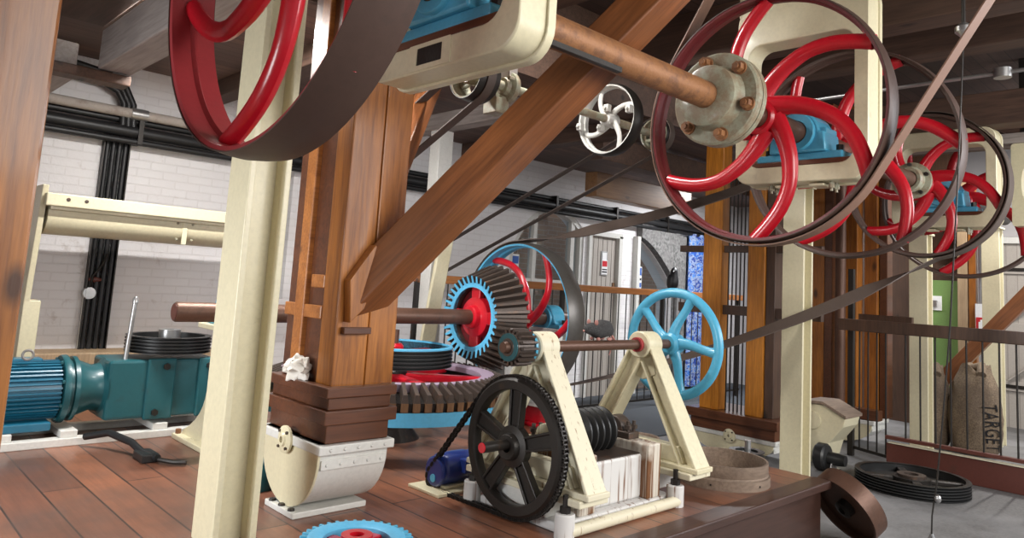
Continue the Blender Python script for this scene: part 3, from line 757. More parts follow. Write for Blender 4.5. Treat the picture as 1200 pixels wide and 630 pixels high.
def vbelt(x, yc, zc, r, y2, z2, r2, wd, label, mat='belt'):
    d = Vector((0, y2 - yc, z2 - zc)); g = math.degrees(atan2(d.z, -d.y))
    a = [uv(x, yc, zc, r, g + 90 + 180 + (180 * 0)) ]
    p = [uv(x, yc, zc, r, g - 90 - 180 * i / 20) for i in range(21)] + [uv(x, y2, z2, r2, g + 90 - 180 * i / 20) for i in range(21)]
    single(MB().ribbon(p, (wd, 0, 0), .008, True), 'drive_belt', mat, (x, yc, zc - r), label, 'belt', smooth=60)
vbelt(5.25, YC, ZC, .158, 6.8, 1.36, .15, .07, 'narrow belt from under the small white wheel sloping down left across the white wall')
vbelt(3.11, YC, ZC, .178, 5.45, 1.78, .16, .07, 'short narrow belt passing behind the timber column under the near hanger')
pulley('belt_pulley', 'small grey pulley beside the big red wheel on the slim countershaft', 5.19, 5.31, YC, ZC, .15, 20, 1, 4, .012, .05, .022, 'iron', 'pale', shaft=.033, twist=.4)
pulley('belt_pulley', 'dark wall pulley behind the white post carrying the narrow belt', 5.19, 5.31, 6.8, 1.36, .142, 20, 1, 4, .014, .06, .027, 'iron', 'pale', shaft=.033, twist=.4)
pulley('belt_pulley', 'dark pulley hidden behind the timber column', 3.04, 3.18, 5.45, 1.78, .15, 20, 1, 4, .014, .06, .022, 'iron', 'pale', shaft=.033, twist=.4)
# ------------------------------------------------------------------ worm driven winch on the platform
YW = 2.75
t = thing('winch_bed', (3.3, YW, 0), 'white cast winch bed streaked with brown oil runs', 'machine bed')
MB().box(2.80, 3.78, 2.46, 3.05, 0, .05).build('base_plate', 'white_rust', t, 0, .012)
MB().box(2.98, 3.66, 2.52, 2.99, .05, .29).build('gear_case', 'white_rust', t, 0, .015)
MB().box(2.80, 3.94, 2.56, 2.96, .05, .15).build('lower_case', 'white', t, 0, .01)
MB().box(3.07, 3.55, 2.53, 2.98, .288, .294).build('oily_top', 'gear', t, 0)
for x in (2.90, 3.86): MB().box(x - .11, x + .11, 2.33, 3.17, .15, .185).build('side_ledge', 'cream_rust', t, 0, .006)
for x in (3.02, 3.60):
    MB().box(x - .062, x + .062, 2.47, 3.0, .05, .345).build('bearing_seat', 'streak_brown', t, 0, .008)
    b_ = MB(); b_.box(x - .05, x + .05, YW - .13, YW + .13, .345, .385); b_.prism([(YW - .075, .385), (YW + .075, .385)] + arc(YW, .39, .075, 0, 180, 10), x - .045, x + .045)
    wb = b_.build('worm_bearing', 'cream_rust' if x < 3.3 else 'gear', t, 35, .006)
    for q in (-1, 1):
        for s in (-1, 1):
            n_ = MB(); n_.cyl((x + q * .028, YW + s * .105, .38), (x + q * .028, YW + s * .105, .445), .011, 10); hexhead(n_, (x + q * .028, YW + s * .105, .40), 'Z', .021, .022)
            n_.build('bolt', 'gear', wb, 30)
for (x, y) in ((2.79, 2.42), (3.74, 2.42), (2.79, 3.10), (3.74, 3.10)):
    lg = MB().lathe([(0, 0), (.05, 0), (.05, .11), (.045, .115), (0, .115)], (x, y, 0), 'Z', 24).build('foot_lug', 'white_rust', t)
    n_ = MB(); n_.cyl((x, y, .11), (x, y, .20), .014, 12); hexhead(n_, (x, y, .115), 'Z', .027, .03); n_.build('foot_bolt', 'iron', lg, 30)
MB().tube([(2.8, 2.40, .03), (3.73, 2.40, .03)], .03, 14).build('edge_rail', 'cream_rust', t)
# worm shaft, ribbed worm
ws = thing('worm_shaft', (2.5, YW, .385), 'dark worm shaft with red painted end through the chain wheel', 'shaft')
MB().cyl((2.52, YW, .385), (3.72, YW, .385), .026).build('bar', 'iron', ws)
MB().cyl((2.515, YW, .385), (2.521, YW, .385), .0245).build('painted_end', 'red', ws)
prof = [(.03, -.17), (.075, -.165), (.085, -.13)]
for i in range(5):
    a = -.12 + i * .055; prof += [(.075, a), (.105, a + .01), (.128, a + .022), (.128, a + .034), (.105, a + .044), (.075, a + .052)]
prof += [(.07, .165), (.03, .17)]
MB().lathe(prof, (3.31, YW, .395), n=48).build('ribbed_worm', 'rubber', ws)
# A frames
def aframe(x, label, mat, oil=False):
    t = thing('a_frame', (x, YW, .185), label, 'frame', 'A-frames of the winch')
    zt = .875
    def leg(s):
        mb = MB(); p = Vector((x, YW + s * .035, zt - .02)); q = Vector((x, YW + s * .37, .20))
        mb.bar(p, q, .030, .075, (0, s * 1, .5), .030, .13); mb.bar(p + Vector((0, s * .034, .01)), q + Vector((0, s * .062, 0)), .12, .018, (0, s * 1, .5), .15, .018)
        mb.bar(p + Vector((0, -s * .030, -.08)), q + Vector((0, -s * .05, 0)), .10, .014, (0, s * 1, .5), .13, .014)
        return mb
    for s in (-1, 1): leg(s).build('leg', mat, t, 30, .005)
    MB().lathe([(.032, -.075), (.075, -.075), (.082, -.068), (.082, .068), (.075, .075), (.032, .075)], (x, YW, zt), n=36, closed=True).build('bearing_boss', mat, t)
    MB().box(x - .085, x + .085, YW - .45, YW + .45, .185, .215).build('foot_plate', mat, t, 0, .006)
    MB().prism([(YW - .33, .215), (YW + .33, .215), (YW + .29, .31), (YW - .29, .31)], x - .04, x + .04).build('tie_web', mat, t, 0, .006)
    MB().prism([(YW - .07, .82), (YW + .07, .82), (YW + .10, .70), (YW, .66), (YW - .10, .70)], x - .02, x + .02).build('crown_web', mat, t, 0, .004)
    MB().lathe([(.032, -.10), (.045, -.10), (.045, .10), (.032, .10)], (x, YW, zt), n=28, closed=True).build('bush', 'redback', t)
aframe(2.90, 'oil stained cream A-frame behind the dark chain wheel', 'cream_rust')
aframe(3.86, 'cream A-frame in front of the sky blue handwheel', 'cream')
t = shaft('winch_axle', 2.62, 4.25, YW, .875, .030, 'rustdark', 'brown axle between the two A-frames on which the toy rat sits')
# pinion
t = thing('pinion_gear', (2.72, YW, .875), 'small dark pinion with blue face on the end of the winch axle', 'gear')
teeth = MB(); n_ = 18
for k in range(n_):
    g = 2 * pi * k / n_; hb = pi / n_ * .62; ht = pi / n_ * .34; v = []
    for x in (2.675, 2.785):
        P = lambda r, a: Vector((x, YW + r * cos(a), .875 + r * sin(a)))
        v += [P(.072, g - hb), P(.072, g + hb), P(.098, g + ht), P(.098, g - ht)]
    teeth.add(v, [(3, 2, 1, 0), (4, 5, 6, 7), (0, 1, 5, 4), (1, 2, 6, 5), (2, 3, 7, 6), (3, 0, 4, 7)])
teeth.build('teeth', 'gear', t, 30)
MB().lathe([(.03, -.07), (.045, -.07), (.05, -.06), (.074, -.06), (.074, .062), (.03, .062)], (2.72, YW, .875), n=40, closed=True).build('body', 'gear', t)
MB().lathe([(.03, -.068), (.072, -.066), (.072, -.060), (.03, -.060)], (2.72, YW, .875), n=40, closed=True).build('face', 'teal', t)
MB().lathe([(.03, .065), (.082, .065), (.084, .07), (.084, .078), (.03, .08)], (2.72, YW, .875), n=40, closed=True).build('shroud', 'blue', t)
# sky blue handwheel
t = thing('handwheel', (4.17, YW, .875), 'sky blue five-spoked handwheel beside the cream A-frame', 'handwheel')
MB().tube([uv(4.17, YW, .875, .335, 5 * i) for i in range(72)], .032, 16, True, .85, (1, 0, 0)).build('rim', 'blue', t)
MB().lathe([(.03, -.07), (.055, -.07), (.07, -.055), (.075, 0), (.065, .05), (.03, .06)], (4.17, YW, .875), n=36, closed=True).build('hub', 'blue', t)
for k in range(5):
    e = 139 + 72 * k; s = e + 9
    pts = bez(uv(4.15, YW, .875, .05, s), uv(4.155, YW, .875, .15, s + 5), uv(4.17, YW, .875, .22, e - 3), uv(4.17, YW, .875, .33, e), 10)
    MB().tube(pts, [.042, .038, .035, .033, .031, .030, .029, .029, .030, .033, .038], 12, flat=.7, up=(1, 0, 0)).build('spoke', 'blue', t)
# chain wheel
XC, ZK, RC = 2.745, .37, .345
t = thing('chain_wheel', (XC, YW, ZK), 'big black five-spoked chain wheel on the near side of the winch', 'wheel')
MB().lathe([(RC, -.018), (RC, .018), (RC - .012, .03), (RC - .055, .03), (RC - .06, .022), (RC - .06, -.022), (RC - .055, -.03), (RC - .012, -.03)], (XC, YW, ZK), n=96, closed=True).build('rim', 'iron', t)
MB().lathe([(.027, -.06), (.06, -.06), (.066, -.052), (.07, -.03), (.105, -.022), (.105, .022), (.06, .05), (.027, .05)], (XC, YW, ZK), n=48, closed=True).build('hub', 'iron', t)
for k in range(5):
    g = 90 + 72 * k - 2; a = uv(XC, YW, ZK, .08, g); b_ = uv(XC, YW, ZK, RC - .045, g); mb = MB()
    mb.bar(a, b_, .062, .018, (1, 0, 0), .078, .018)
    dr = (b_ - a).normalized(); pr_ = dr.cross(Vector((1, 0, 0)))
    for s in (-1, 1): mb.bar(a + pr_ * s * .031, b_ + pr_ * s * .039, .014, .045, (1, 0, 0))
    mb.build('spoke', 'iron', t, 0, .004)
# roller chain round chain wheel and motor sprocket
XS, YSp, ZSp, RS = 2.745, 3.38, .07, .055
def hull_two(c1, r1, c2, r2, n=120):
    d = hypot(c2[0] - c1[0], c2[1] - c1[1]); b0 = atan2(c2[1] - c1[1], c2[0] - c1[0]); al = math.acos((r1 - r2) / d)
    P = []
    for i in range(61): g = b0 + al + (2 * pi - 2 * al) * i / 60; P.append((c1[0] + r1 * cos(g), c1[1] + r1 * sin(g)))
    for i in range(13): g = b0 - al + (2 * al) * i / 12; P.append((c2[0] + r2 * cos(g), c2[1] + r2 * sin(g)))
    L = [0]; k = len(P)
    for i in range(k): L.append(L[-1] + hypot(P[(i + 1) % k][0] - P[i][0], P[(i + 1) % k][1] - P[i][1]))
    out = []; j = 0
    for q in range(n):
        s = L[-1] * q / n
        while L[j + 1] < s: j += 1
        f = (s - L[j]) / (L[j + 1] - L[j]); a, b_ = P[j], P[(j + 1) % k]; out.append((a[0] + (b_[0] - a[0]) * f, a[1] + (b_[1] - a[1]) * f))
    return out
C = hull_two((YW, ZK), RC + .008, (YSp, ZSp), RS + .008, 136)
ch = MB()
for i in range(len(C)):
    a, b_ = C[i], C[(i + 1) % len(C)]; w = .016 if i % 2 else .011
    for s in (-1, 1): ch.bar((XS + s * w, a[0], a[1]), (XS + s * w, b_[0], b_[1]), .004, .020, (0, -(b_[1] - a[1]), b_[0] - a[0]))
    ch.cyl((XS - .018, a[0], a[1]), (XS + .018, a[0], a[1]), .0085, 8)
single(ch, 'roller_chain', 'iron', (XS, YW, 0), 'black roller chain looped from the chain wheel to the small navy motor', 'chain', smooth=30)
# small navy motor
t = thing('small_motor', (2.85, YSp, 0), 'small navy blue electric motor on a cream base by the chain', 'motor')
MB().box(2.66, 3.1, YSp - .14, YSp + .14, 0, .018).build('base_plate', 'cream', t, 0, .004)
MB().box(2.76, 3.02, YSp - .075, YSp + .075, .018, .035).build('foot', 'cream', t, 0, .004)
MB().lathe([(0, -.14), (.05, -.14), (.085, -.12), (.09, -.11), (.092, .06), (.085, .075), (.085, .14), (.075, .16), (0, .16)], (2.89, YSp, .115), n=40).build('body', 'navy', t)
MB().box(2.86, 2.98, YSp - .13, YSp - .07, .10, .18).build('terminal_box', 'navy', t, 0, .008)
MB().lathe([(.0, -.02), (.075, -.02), (.085, -.012), (.085, .0), (0, .0)], (2.75, YSp, .105), n=36).build('end_shield', 'navy', t)
sp = MB(); n_ = 14
for k in range(n_):
    g = 2 * pi * k / n_; v = []
    for x in (XS - .01, XS + .01):
        P = lambda r, a: Vector((x, YSp + r * cos(a), ZSp + r * sin(a)))
        v += [P(.045, g - .18), P(.045, g + .18), P(RS + .006, g + .06), P(RS + .006, g - .06)]
    sp.add(v, [(3, 2, 1, 0), (4, 5, 6, 7), (0, 1, 5, 4), (1, 2, 6, 5), (2, 3, 7, 6), (3, 0, 4, 7)])
sp.lathe([(0, -.012), (.048, -.012), (.048, .03), (0, .03)], (XS, YSp, ZSp), n=24)
sp.build('sprocket', 'gear', t, 30)
MB().lathe([(0, -.02), (.022, -.02), (.022, -.012), (0, -.012)], (XS, YSp, ZSp), n=20).build('sprocket_cap', 'blue', t)

# ------------------------------------------------------------------ conveyor hopper and timber trunk
def hopper(x0, x1, yc, zb, zr, half, label, face=-1, base=True):
    """round bottomed trough end: U section in YZ, cream paint"""
    t = thing('conveyor_hopper', ((x0 + x1) / 2, yc, zb), label, 'hopper', 'round-bottomed conveyor hoppers')
    def U(o):
        P = [(yc + half - o, zr)]
        for i in range(21):
            a = -pi * i / 20; P.append((yc + (half - o) * cos(a) * (1 - .0 * abs(sin(a))), zr - .06 + (zr - .06 - zb - .035 - o) * sin(a)))
        P.append((yc - half + o, zr)); return P
    o_, i_ = U(.0), U(.02)
    MB().frame(o_, i_, x0 + .012, x1, 'YZ').build('trough', 'white', t, 30)
    MB().prism(U(-.006), x0, x0 + .014).build('end_plate', 'cream', t, 30, .003)
    MB().box(x0 - .012, x1 + .02, yc - half - .035, yc + half + .035, zr - .045, zr).build('rim_flange', 'white', t, 0, .006)
    if base:
        MB().box(x0 - .03, x1 - .01, yc - .15, yc + .15, zb, zb + .03).build('foot_plate', 'white', t, 0, .005)
        for y in (-.1, .0, .1): MB().lathe([(0, .03), (.018, .03), (.016, .04), (0, .042)], (x0 - .012, yc + y, zb), 'Z', 14).build('bolt', 'iron', t)
    c = Vector((x0 - .012, yc + .015, zr - .025))
    ec = MB().lathe([(.016, -.03), (.03, -.03), (.034, -.02), (.05, -.018), (.068, -.012), (.068, .0), (.016, .0)], c, n=32, closed=True).build('end_cover', 'cream', t)
    for k in range(4): hexhead(MB(), uv(c.x - .026, c.y, c.z, .054, 45 + 90 * k), 'X', .008, .01).build('cover_bolt', 'gear', ec, 30)
    ss = MB().box(x0 + .02, x1 - .01, yc - half - .008, yc - half + .004, zr - .12, zr - .075).build('seam_strip', 'white', t, 0, .002)
    for k in range(5):
        x = x0 + .05 + (x1 - x0 - .09) * k / 4; MB().lathe([(0, -.016), (.006, -.014), (.009, -.008), (.009, .0), (0, .0)], (x, yc - half, zr - .098), 'Y', 10).build('rivet', 'white', ss)
        MB().lathe([(0, -.045), (.006, -.043), (.009, -.038), (.009, -.03), (0, -.03)], (x, yc - half, zr - .022), 'Y', 10).build('rivet', 'white', ss)
    return t
hopper(1.87, 2.27, 3.49, 0, .375, .285, 'cream round-bottomed conveyor hopper under the big timber column')
t = thing('timber_column', (2.1, 3.5, .375), 'large orange timber column with stepped dark boards round its foot', 'column')
def skirt(n, ex, z0, z1):
    MB().frame([(1.90 - ex, 3.20 - ex), (2.27 + ex, 3.20 - ex), (2.27 + ex, 3.80 + ex), (1.90 - ex, 3.80 + ex)], [(1.93, 3.24), (2.24, 3.24), (2.24, 3.76), (1.93, 3.76)], z0, z1, 'XY').build(n, 'woodbrown', t, 0, .005)
skirt('skirt_board', -.004, .376, .468); skirt('skirt_board', .024, .468, .535); skirt('skirt_board', -.004, .535, .595); skirt('skirt_board', .018, .595, .645)
zt = 3.68
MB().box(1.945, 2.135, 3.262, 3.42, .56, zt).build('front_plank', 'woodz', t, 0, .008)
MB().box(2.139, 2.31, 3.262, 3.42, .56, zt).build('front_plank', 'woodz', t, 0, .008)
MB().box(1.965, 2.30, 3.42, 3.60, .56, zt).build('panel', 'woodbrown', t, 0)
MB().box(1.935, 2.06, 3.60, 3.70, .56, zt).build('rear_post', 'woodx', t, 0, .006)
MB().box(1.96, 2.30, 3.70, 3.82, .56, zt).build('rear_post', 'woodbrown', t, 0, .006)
MB().box(1.94, 1.965, 3.42, 3.82, .96, 1.03).build('cross_rail', 'woodx', t, 0, .006)
MB().box(1.945, 1.975, 3.42, 3.56, 1.12, 1.19).build('cross_rail', 'woodx', t, 0, .006)
MB().box(1.94, 1.965, 3.42, 3.60, 2.02, 2.08).build('cross_rail', 'woodx', t, 0, .006)
# rag on the skirt
rg = MB(); rg.ball((1.90, 3.54, .70), .05, .075, .06, 40, 26)
rg.v = [(x + .014 * sin(95 * y + 70 * z) + .008 * sin(190 * z), y + .014 * sin(90 * z + 60 * x) + .008 * sin(170 * x), z + .013 * sin(110 * x + 80 * y) + .007 * sin(200 * y)) for x, y, z in rg.v]
single(rg, 'rag', 'cloth', (1.90, 3.54, .645), 'crumpled white rag on the dark ledge of the timber column', 'rag', smooth=60)
# brace
t = thing('timber_brace', (2.02, 3.2, 1.05), 'heavy diagonal timber brace rising right from the big column behind the shaft', 'brace')
# local grain: build straight along x then rotate
def beam_obj(p, q, w, h, up, mat, name, parent):
    p, q = Vector(p), Vector(q); d = (q - p); L = d.length; d.normalize()
    up = Vector(up); r = d.cross(up).normalized(); u = r.cross(d)
    mb = MB().box(0, L, -w / 2, w / 2, -h / 2, h / 2); o = mb.build(name, mat, None, 0, .01)
    o.matrix_world = Matrix(((d.x, -r.x, u.x, p.x), (d.y, -r.y, u.y, p.y), (d.z, -r.z, u.z, p.z), (0, 0, 0, 1)))
    if parent is not None:
        o.parent = parent; o.matrix_parent_inverse = Matrix.Translation(parent.location).inverted()
    return o
M['bracex'] = wood('brace timber along its length', (.30, .105, .034), (.13, .042, .013), 0, .4, 12, .2, False)
DBR = Vector((.417, -.516, .748)); A = Vector((1.982, 3.258, .968)); D = DBR.normalized(); h_ = Vector((-D.y, D.x, 0)).normalized(); a_ = (Vector((0, 0, 1)) - D * D.z).normalized(); g_ = radians(20)
w1_ = a_ * cos(g_) + h_ * sin(g_); w2_ = h_ * cos(g_) - a_ * sin(g_)
mid_ = w1_ * .10 + w2_ * .1125
o = beam_obj(A - D * .35 + mid_, A + D * 3.55 + mid_, .225, .20, w1_, 'bracex', 'timber', t)
bm = bmesh.new(); bm.from_mesh(o.data); inv = o.matrix_basis.inverted()      # square the foot off against the front of the column
pl = inv @ Vector((2, 3.262, 1)); pn = inv.to_3x3() @ Vector((0, 1, 0))
g_ = bmesh.ops.bisect_plane(bm, geom=bm.verts[:] + bm.edges[:] + bm.faces[:], plane_co=pl, plane_no=pn, clear_outer=True)
bmesh.ops.holes_fill(bm, edges=[e for e in bm.edges if e.is_boundary]); bmesh.ops.recalc_face_normals(bm, faces=bm.faces); bm.to_mesh(o.data); bm.free()
MB().prism([(1.965, 1.17), (1.984, .958), (2.06, 1.03), (2.15, 1.28), (2.10, 1.36)], 3.20, 3.262, 'XZ').build('foot_cheek', 'woodz', t, 0, .004)
MB().box(1.97, 2.13, 3.225, 3.262, .90, .935).build('bearing_block', 'woodbrown', t, 0, .004)
# rear orange brace behind the column
o = beam_obj((2.315, 3.72, 1.25), (3.5, 4.62, 2.95), .12, .16, (0, 0, 1), 'bracex', 'rear_brace', None)
tag(o, 'short orange brace behind the big timber column under the ceiling', 'brace')
# ------------------------------------------------------------------ pillars
def pillar(x, y, z0, z1, wx, wy, label, mat='cream', group=None):
    t = thing('steel_pillar', (x, y, z0), label, 'pillar', group); f = .03
    MB().box(x - wx / 2, x - wx / 2 + f, y - wy / 2, y + wy / 2, z0, z1).build('flange', mat, t, 0, .005)
    MB().box(x + wx / 2 - f, x + wx / 2, y - wy / 2, y + wy / 2, z0, z1).build('flange', mat, t, 0, .005)
    MB().box(x - wx / 2 + f, x + wx / 2 - f, y - .012, y + .012, z0, z1).build('web', mat, t, 0)
    MB().box(x - wx * .6, x + wx * .6, y - wy * .6, y + wy * .6, z1 - .025, z1).build('cap_plate', mat, t, 0, .004)
    return t
pillar(1.47, 3.26, 0, 3.7, .20, .22, 'tall cream steel pillar in the left foreground', group='cream steel pillars')
pillar(6.60, 3.03, F, 2.28, .20, .20, 'cream steel pillar below the middle hanger, behind the platform edge', group='cream steel pillars')
pillar(9.55, 2.88, F, 2.1, .20, .20, 'cream steel pillar just behind the railing, left of the sacks', group='cream steel pillars')
pillar(10.9, 2.45, F, 2.3, .2, .2, 'cream pillar beside the pale plank door at the right edge', group='cream steel pillars')
t = thing('timber_post', (.33, 2.62, F), 'broad orange timber post cut by the left edge of the picture', 'post')
MB().box(.02, .455, 2.5, 2.8, 0, 3.7).build('post', 'woodz', t, 0, .01)

# ------------------------------------------------------------------ screw conveyor trough by the wall
t = thing('conveyor_trough', (1.2, 6.3, .86), 'cream half-round conveyor trough with flat lid along the whitewashed wall', 'conveyor')
x0, x1 = 1.22, 2.9
P = [(6.2, 1.55)] + [(6.36 - .16 * cos(pi * i / 14), 1.50 - .14 * sin(pi * i / 14)) for i in range(15)] + [(6.52, 1.55)]
MB().prism(P, x0, x1).build('trough', 'cream', t, 30)
MB().box(x0 - .04, x1, 6.12, 6.6, 1.565, 1.66).build('lid', 'cream', t, 0, .008)
MB().box(x0, x1, 6.15, 6.57, 1.54, 1.565).build('flange', 'cream', t, 0, .003)
MB().box(2.18, 2.22, 6.195, 6.21, 1.36, 1.56).build('joint_band', 'cream', t, 0, .003)
for x in (2.14, 2.26):
    for z in (1.40, 1.53): MB().lathe([(0, -.012), (.008, -.01), (.011, 0), (0, 0)], (x, 6.2, z), 'Y', 10).build('rivet', 'pale', t)
for x in (1.32, 1.44): MB().lathe([(0, -.006), (.014, -.004), (.014, 0), (0, 0)], (x, 6.12, 1.62), 'Y', 12).build('screw', 'gear', t)
MB().prism([(6.18, 1.72), (6.56, 1.72), (6.50, .86), (6.30, .86)], x0 - .06, x0 - .02).build('end_bracket', 'cream', t, 0, .006)
MB().box(x0 - .06, x0 + .05, 6.3, 6.5, 0, .87).build('leg', 'cream', t, 0, .006)

# ------------------------------------------------------------------ wall services
t = thing('wall_cables', (1.87, 7.17, .42), 'black upright bundle of cables running up the whitewashed wall', 'cables')
for i in range(4):
    x = 1.79 + i * .05; MB().cyl((x, 7.16, .42), (x, 7.16, 2.36), .022, 12).build('cable', 'cable', t)
MB().box(1.755, 1.765, 7.13, 7.2, .42, 2.36).build('tray_edge', 'iron', t, 0); MB().box(1.965, 1.975, 7.13, 7.2, .42, 2.36).build('tray_edge', 'iron', t, 0)
t = thing('wall_pipe', (-.5, 7.1, 2.38), 'long black pipes running along the top of the whitewashed wall', 'pipes')
for dy, dz, r in ((.0, 0, .055), (-.02, -.09, .03), (.02, .10, .03)):
    MB().cyl((-1, 7.1 + dy, 2.36 + dz), (12.6, 7.1 + dy, 2.36 + dz), r, 16).build('pipe', 'cable', t)
for i in range(9): MB().box(.6 + i * 1.4, .64 + i * 1.4, 7.04, 7.2, 2.25, 2.5).build('clip', 'iron', t, 0)
t = thing('lagged_pipe', (-.5, 7.05, 2.5), 'grey lagged pipe above the black pipes at the upper left', 'pipe')
MB().cyl((-1, 7.06, 2.52), (3.2, 7.06, 2.52), .045, 16).build('pipe', 'lagging', t)
MB().cyl((1.92, 7.06, 2.52), (2.06, 7.06, 2.52), .055, 16).build('coupling', 'steel', t)
t = thing('bent_cable', (1.7, 7.1, 2.5), 'thick black bundle bending down onto the pipes at the upper left', 'cables')
for i in range(3):
    o_ = .05 * i
    pts = [(.3, 7.08, 2.80 + o_), (1.4, 7.08, 2.78 + o_), (1.66 + o_ * .5, 7.08, 2.76 + o_ * .8), (1.8 + o_ * .6, 7.08, 2.70 + o_ * .5), (1.86 + o_ * .8, 7.08, 2.6), (1.87 + o_ * .9, 7.08, 2.40)]
    MB().tube(pts, .028, 12).build('cable', 'cable', t)
t = thing('wall_hook', (1.84, 7.15, 1.0), 'small round wall gauge hanging on a black hook beside the upright cables', 'gauge')
MB().lathe([(0, -.03), (.05, -.03), (.055, -.02), (.055, .02), (0, .02)], (1.79, 7.16, .90), 'Y', 28).build('dial', 'steel', t)
MB().tube([(1.79, 7.15, .95), (1.80, 7.13, 1.05), (1.86, 7.12, 1.15), (1.9, 7.14, 1.25)], .012, 8).build('hook', 'iron', t)
MB().cyl((1.77, 7.17, .42), (1.77, 7.17, .86), .02, 10).build('conduit', 'white', t)
MB().ball((1.82, 7.15, 1.02), .06, .02, .025, 12, 8).build('rag_tie', 'oxide', t)
t = thing('ceiling_light', (1.78, 4.7, 2.93), 'lit fluorescent batten on the ceiling, seen through the foreground red wheel', 'lamp')
MB().box(1.71, 1.85, 4.27, 5.3, 2.92, 2.97).build('batten', 'white', t, 0, .006)
MB().cyl((1.75, 4.3, 2.905), (1.75, 5.27, 2.905), .016, 12).build('tube', 'lamp', t); MB().cyl((1.81, 4.3, 2.905), (1.81, 5.27, 2.905), .016, 12).build('tube', 'lamp', t)

def batten(x0, x1, y0, y1, z, label):  # extra ceiling fixtures added to go with the added lights
    t = thing('ceiling_light', ((x0 + x1) / 2, (y0 + y1) / 2, z), label, 'lamp')
    MB().box(x0, x1, y0, y1, z, z + .05).build('batten', 'white', t, 0, .006)
    a = (x0 + .03, (y0 + y1) / 2, z - .012) if x1 - x0 > y1 - y0 else ((x0 + x1) / 2, y0 + .03, z - .012); b_ = (x1 - .03, a[1], a[2]) if x1 - x0 > y1 - y0 else (a[0], y1 - .03, a[2])
    MB().cyl(a, b_, .016, 12).build('tube', 'lamp', t)
batten(9.6, 10.8, 5.54, 5.66, 2.92, 'added fluorescent batten brightening the space over the dark carpet')
batten(10.0, 11.2, 1.74, 1.86, 3.67, 'added fluorescent batten high above the sacks at the right')
batten(3.34, 3.46, 3.3, 4.1, 3.63, 'added fluorescent batten high above the diagonal timber brace')
# ------------------------------------------------------------------ geared motor on white frame
YM = 5.62
t = thing('motor_stand', (1.6, YM, 0), 'low white painted frame under the teal geared motor', 'frame')
for y in (5.42, 5.86): MB().box(.5, 2.42, y - .04, y + .04, .0, .05).build('rail', 'white', t, 0, .005)
for x in (.98, 1.34, 1.9): MB().box(x - .05, x + .05, 5.40, 5.9, .05, .095).build('cross_block', 'white', t, 0, .005)
t = thing('geared_motor', (1.6, YM, .095), 'teal geared electric motor lying on the white frame at the left', 'motor')
zc = .33
fin = MB(); n_ = 40
for k in range(n_):
    g = 2 * pi * k / n_
    e = Vector((0, cos(g), sin(g))); fin.bar(Vector((.86, YM, zc)) + e * .165, Vector((1.28, YM, zc)) + e * .165, .012, .05, e)
fin.build('cooling_fins', 'tealblue', t, 30)
MB().lathe([(0, -.12), (.13, -.12), (.18, -.1), (.185, .02), (.165, .03), (.165, .44), (0, .44)], (.84, YM, zc), n=48).build('stator', 'tealblue', t)
MB().box(.92, 1.24, YM - .19, YM + .19, .095, .15).build('foot', 'tealblue', t, 0, .01)
MB().box(1.0, 1.18, YM - .05, YM + .07, .50, .535).build('top_boss', 'tealblue', t, 0, .01)
e_ = MB(); e_.tube([(1.08 + .03 * cos(2 * pi * i / 16), YM - .1, .565 + .03 * sin(2 * pi * i / 16)) for i in range(16)], .008, 8, True); e_.build('lifting_eye', 'steel', t)
MB().lathe([(0, 0), (.215, 0), (.22, .01), (.22, .035), (.19, .045), (.19, .06), (.21, .065), (.21, .09), (0, .09)], (1.29, YM, zc), n=48).build('flange', 'teal', t)
for k in range(8): hexhead(MB(), uv(1.275, YM, zc, .195, 45 * k + 20), 'X', .014, .02).build('flange_bolt', 'teal', t, 30)
MB().lathe([(.19, 0), (.15, .10), (.16, .15), (.2, .17), (0, .17)], (1.38, YM, zc), n=40).build('bell_housing', 'teal', t)
MB().box(1.54, 2.28, YM - .19, YM + .2, .13, .525).build('gear_case', 'teal', t, 0, .02)
MB().box(1.78, 1.97, YM - .215, YM - .185, .12, .535).build('side_plate', 'teal', t, 0, .012)
MB().box(2.13, 2.28, YM - .215, YM - .185, .12, .535).build('side_plate', 'teal', t, 0, .012)
for x, z in ((1.9, .48), (1.85, .17), (2.2, .48), (2.2, .17)): hexhead(MB(), (x, YM - .235, z), 'Y', .024, .03).build('case_bolt', 'iron', t, 30)
MB().cyl((1.66, YM - .1, .52), (1.68, YM - .1, .93), .016, 12).build('dipstick_rod', 'steel', t)
MB().lathe([(0, 0), (.02, 0), (.02, .03), (.01, .045), (0, .045)], (1.68, YM - .1, .91), 'Z', 12).build('rod_cap', 'steel', t)
t = thing('grooved_pulley', (1.97, YM, .57), 'black grooved pulley lying on top of the teal gearbox', 'pulley')
sheave(t, (1.97, YM, .565), .29, .115, 'Z', 5)
MB().lathe([(0, .0), (.26, .0), (.26, .06), (.1, .06), (.1, .08), (0, .08)], (1.97, YM, .57), 'Z', 48).build('web', 'rubber', t)
MB().lathe([(.03, .06), (.075, .06), (.075, .15), (.03, .15)], (1.97, YM, .57), 'Z', 32, True).build('hub', 'steel', t)
hs = MB(); hs.tube([(1.42, 5.34, .06), (1.52, 5.2, .10), (1.6, 5.0, .07), (1.62, 4.85, .035), (1.66, 4.7, .03)], .022, 12)
t = thing('cable_end', (1.6, 5.0, 0), 'black cable with a clamp lying on the platform boards in front of the geared motor', 'cable')
hs.build('cable', 'cable', t)
MB().box(1.58, 1.68, 4.72, 4.9, .0, .05).build('clamp', 'rubber', t, 0, .008)
MB().tube([(1.66, 4.72, .02), (1.72, 4.6, .02), (1.78, 4.56, .02)], .014, 8).build('plug', 'iron', t)
t = thing('floor_pump', (1.95, 3.95, 0), 'teal cover on the boards behind the cream hopper', 'machine')
MB().lathe([(0, 0), (.13, 0), (.135, .02), (.12, .09), (.08, .14), (0, .15)], (1.93, 3.97, 0), 'Z', 32).build('cover', 'teal', t)

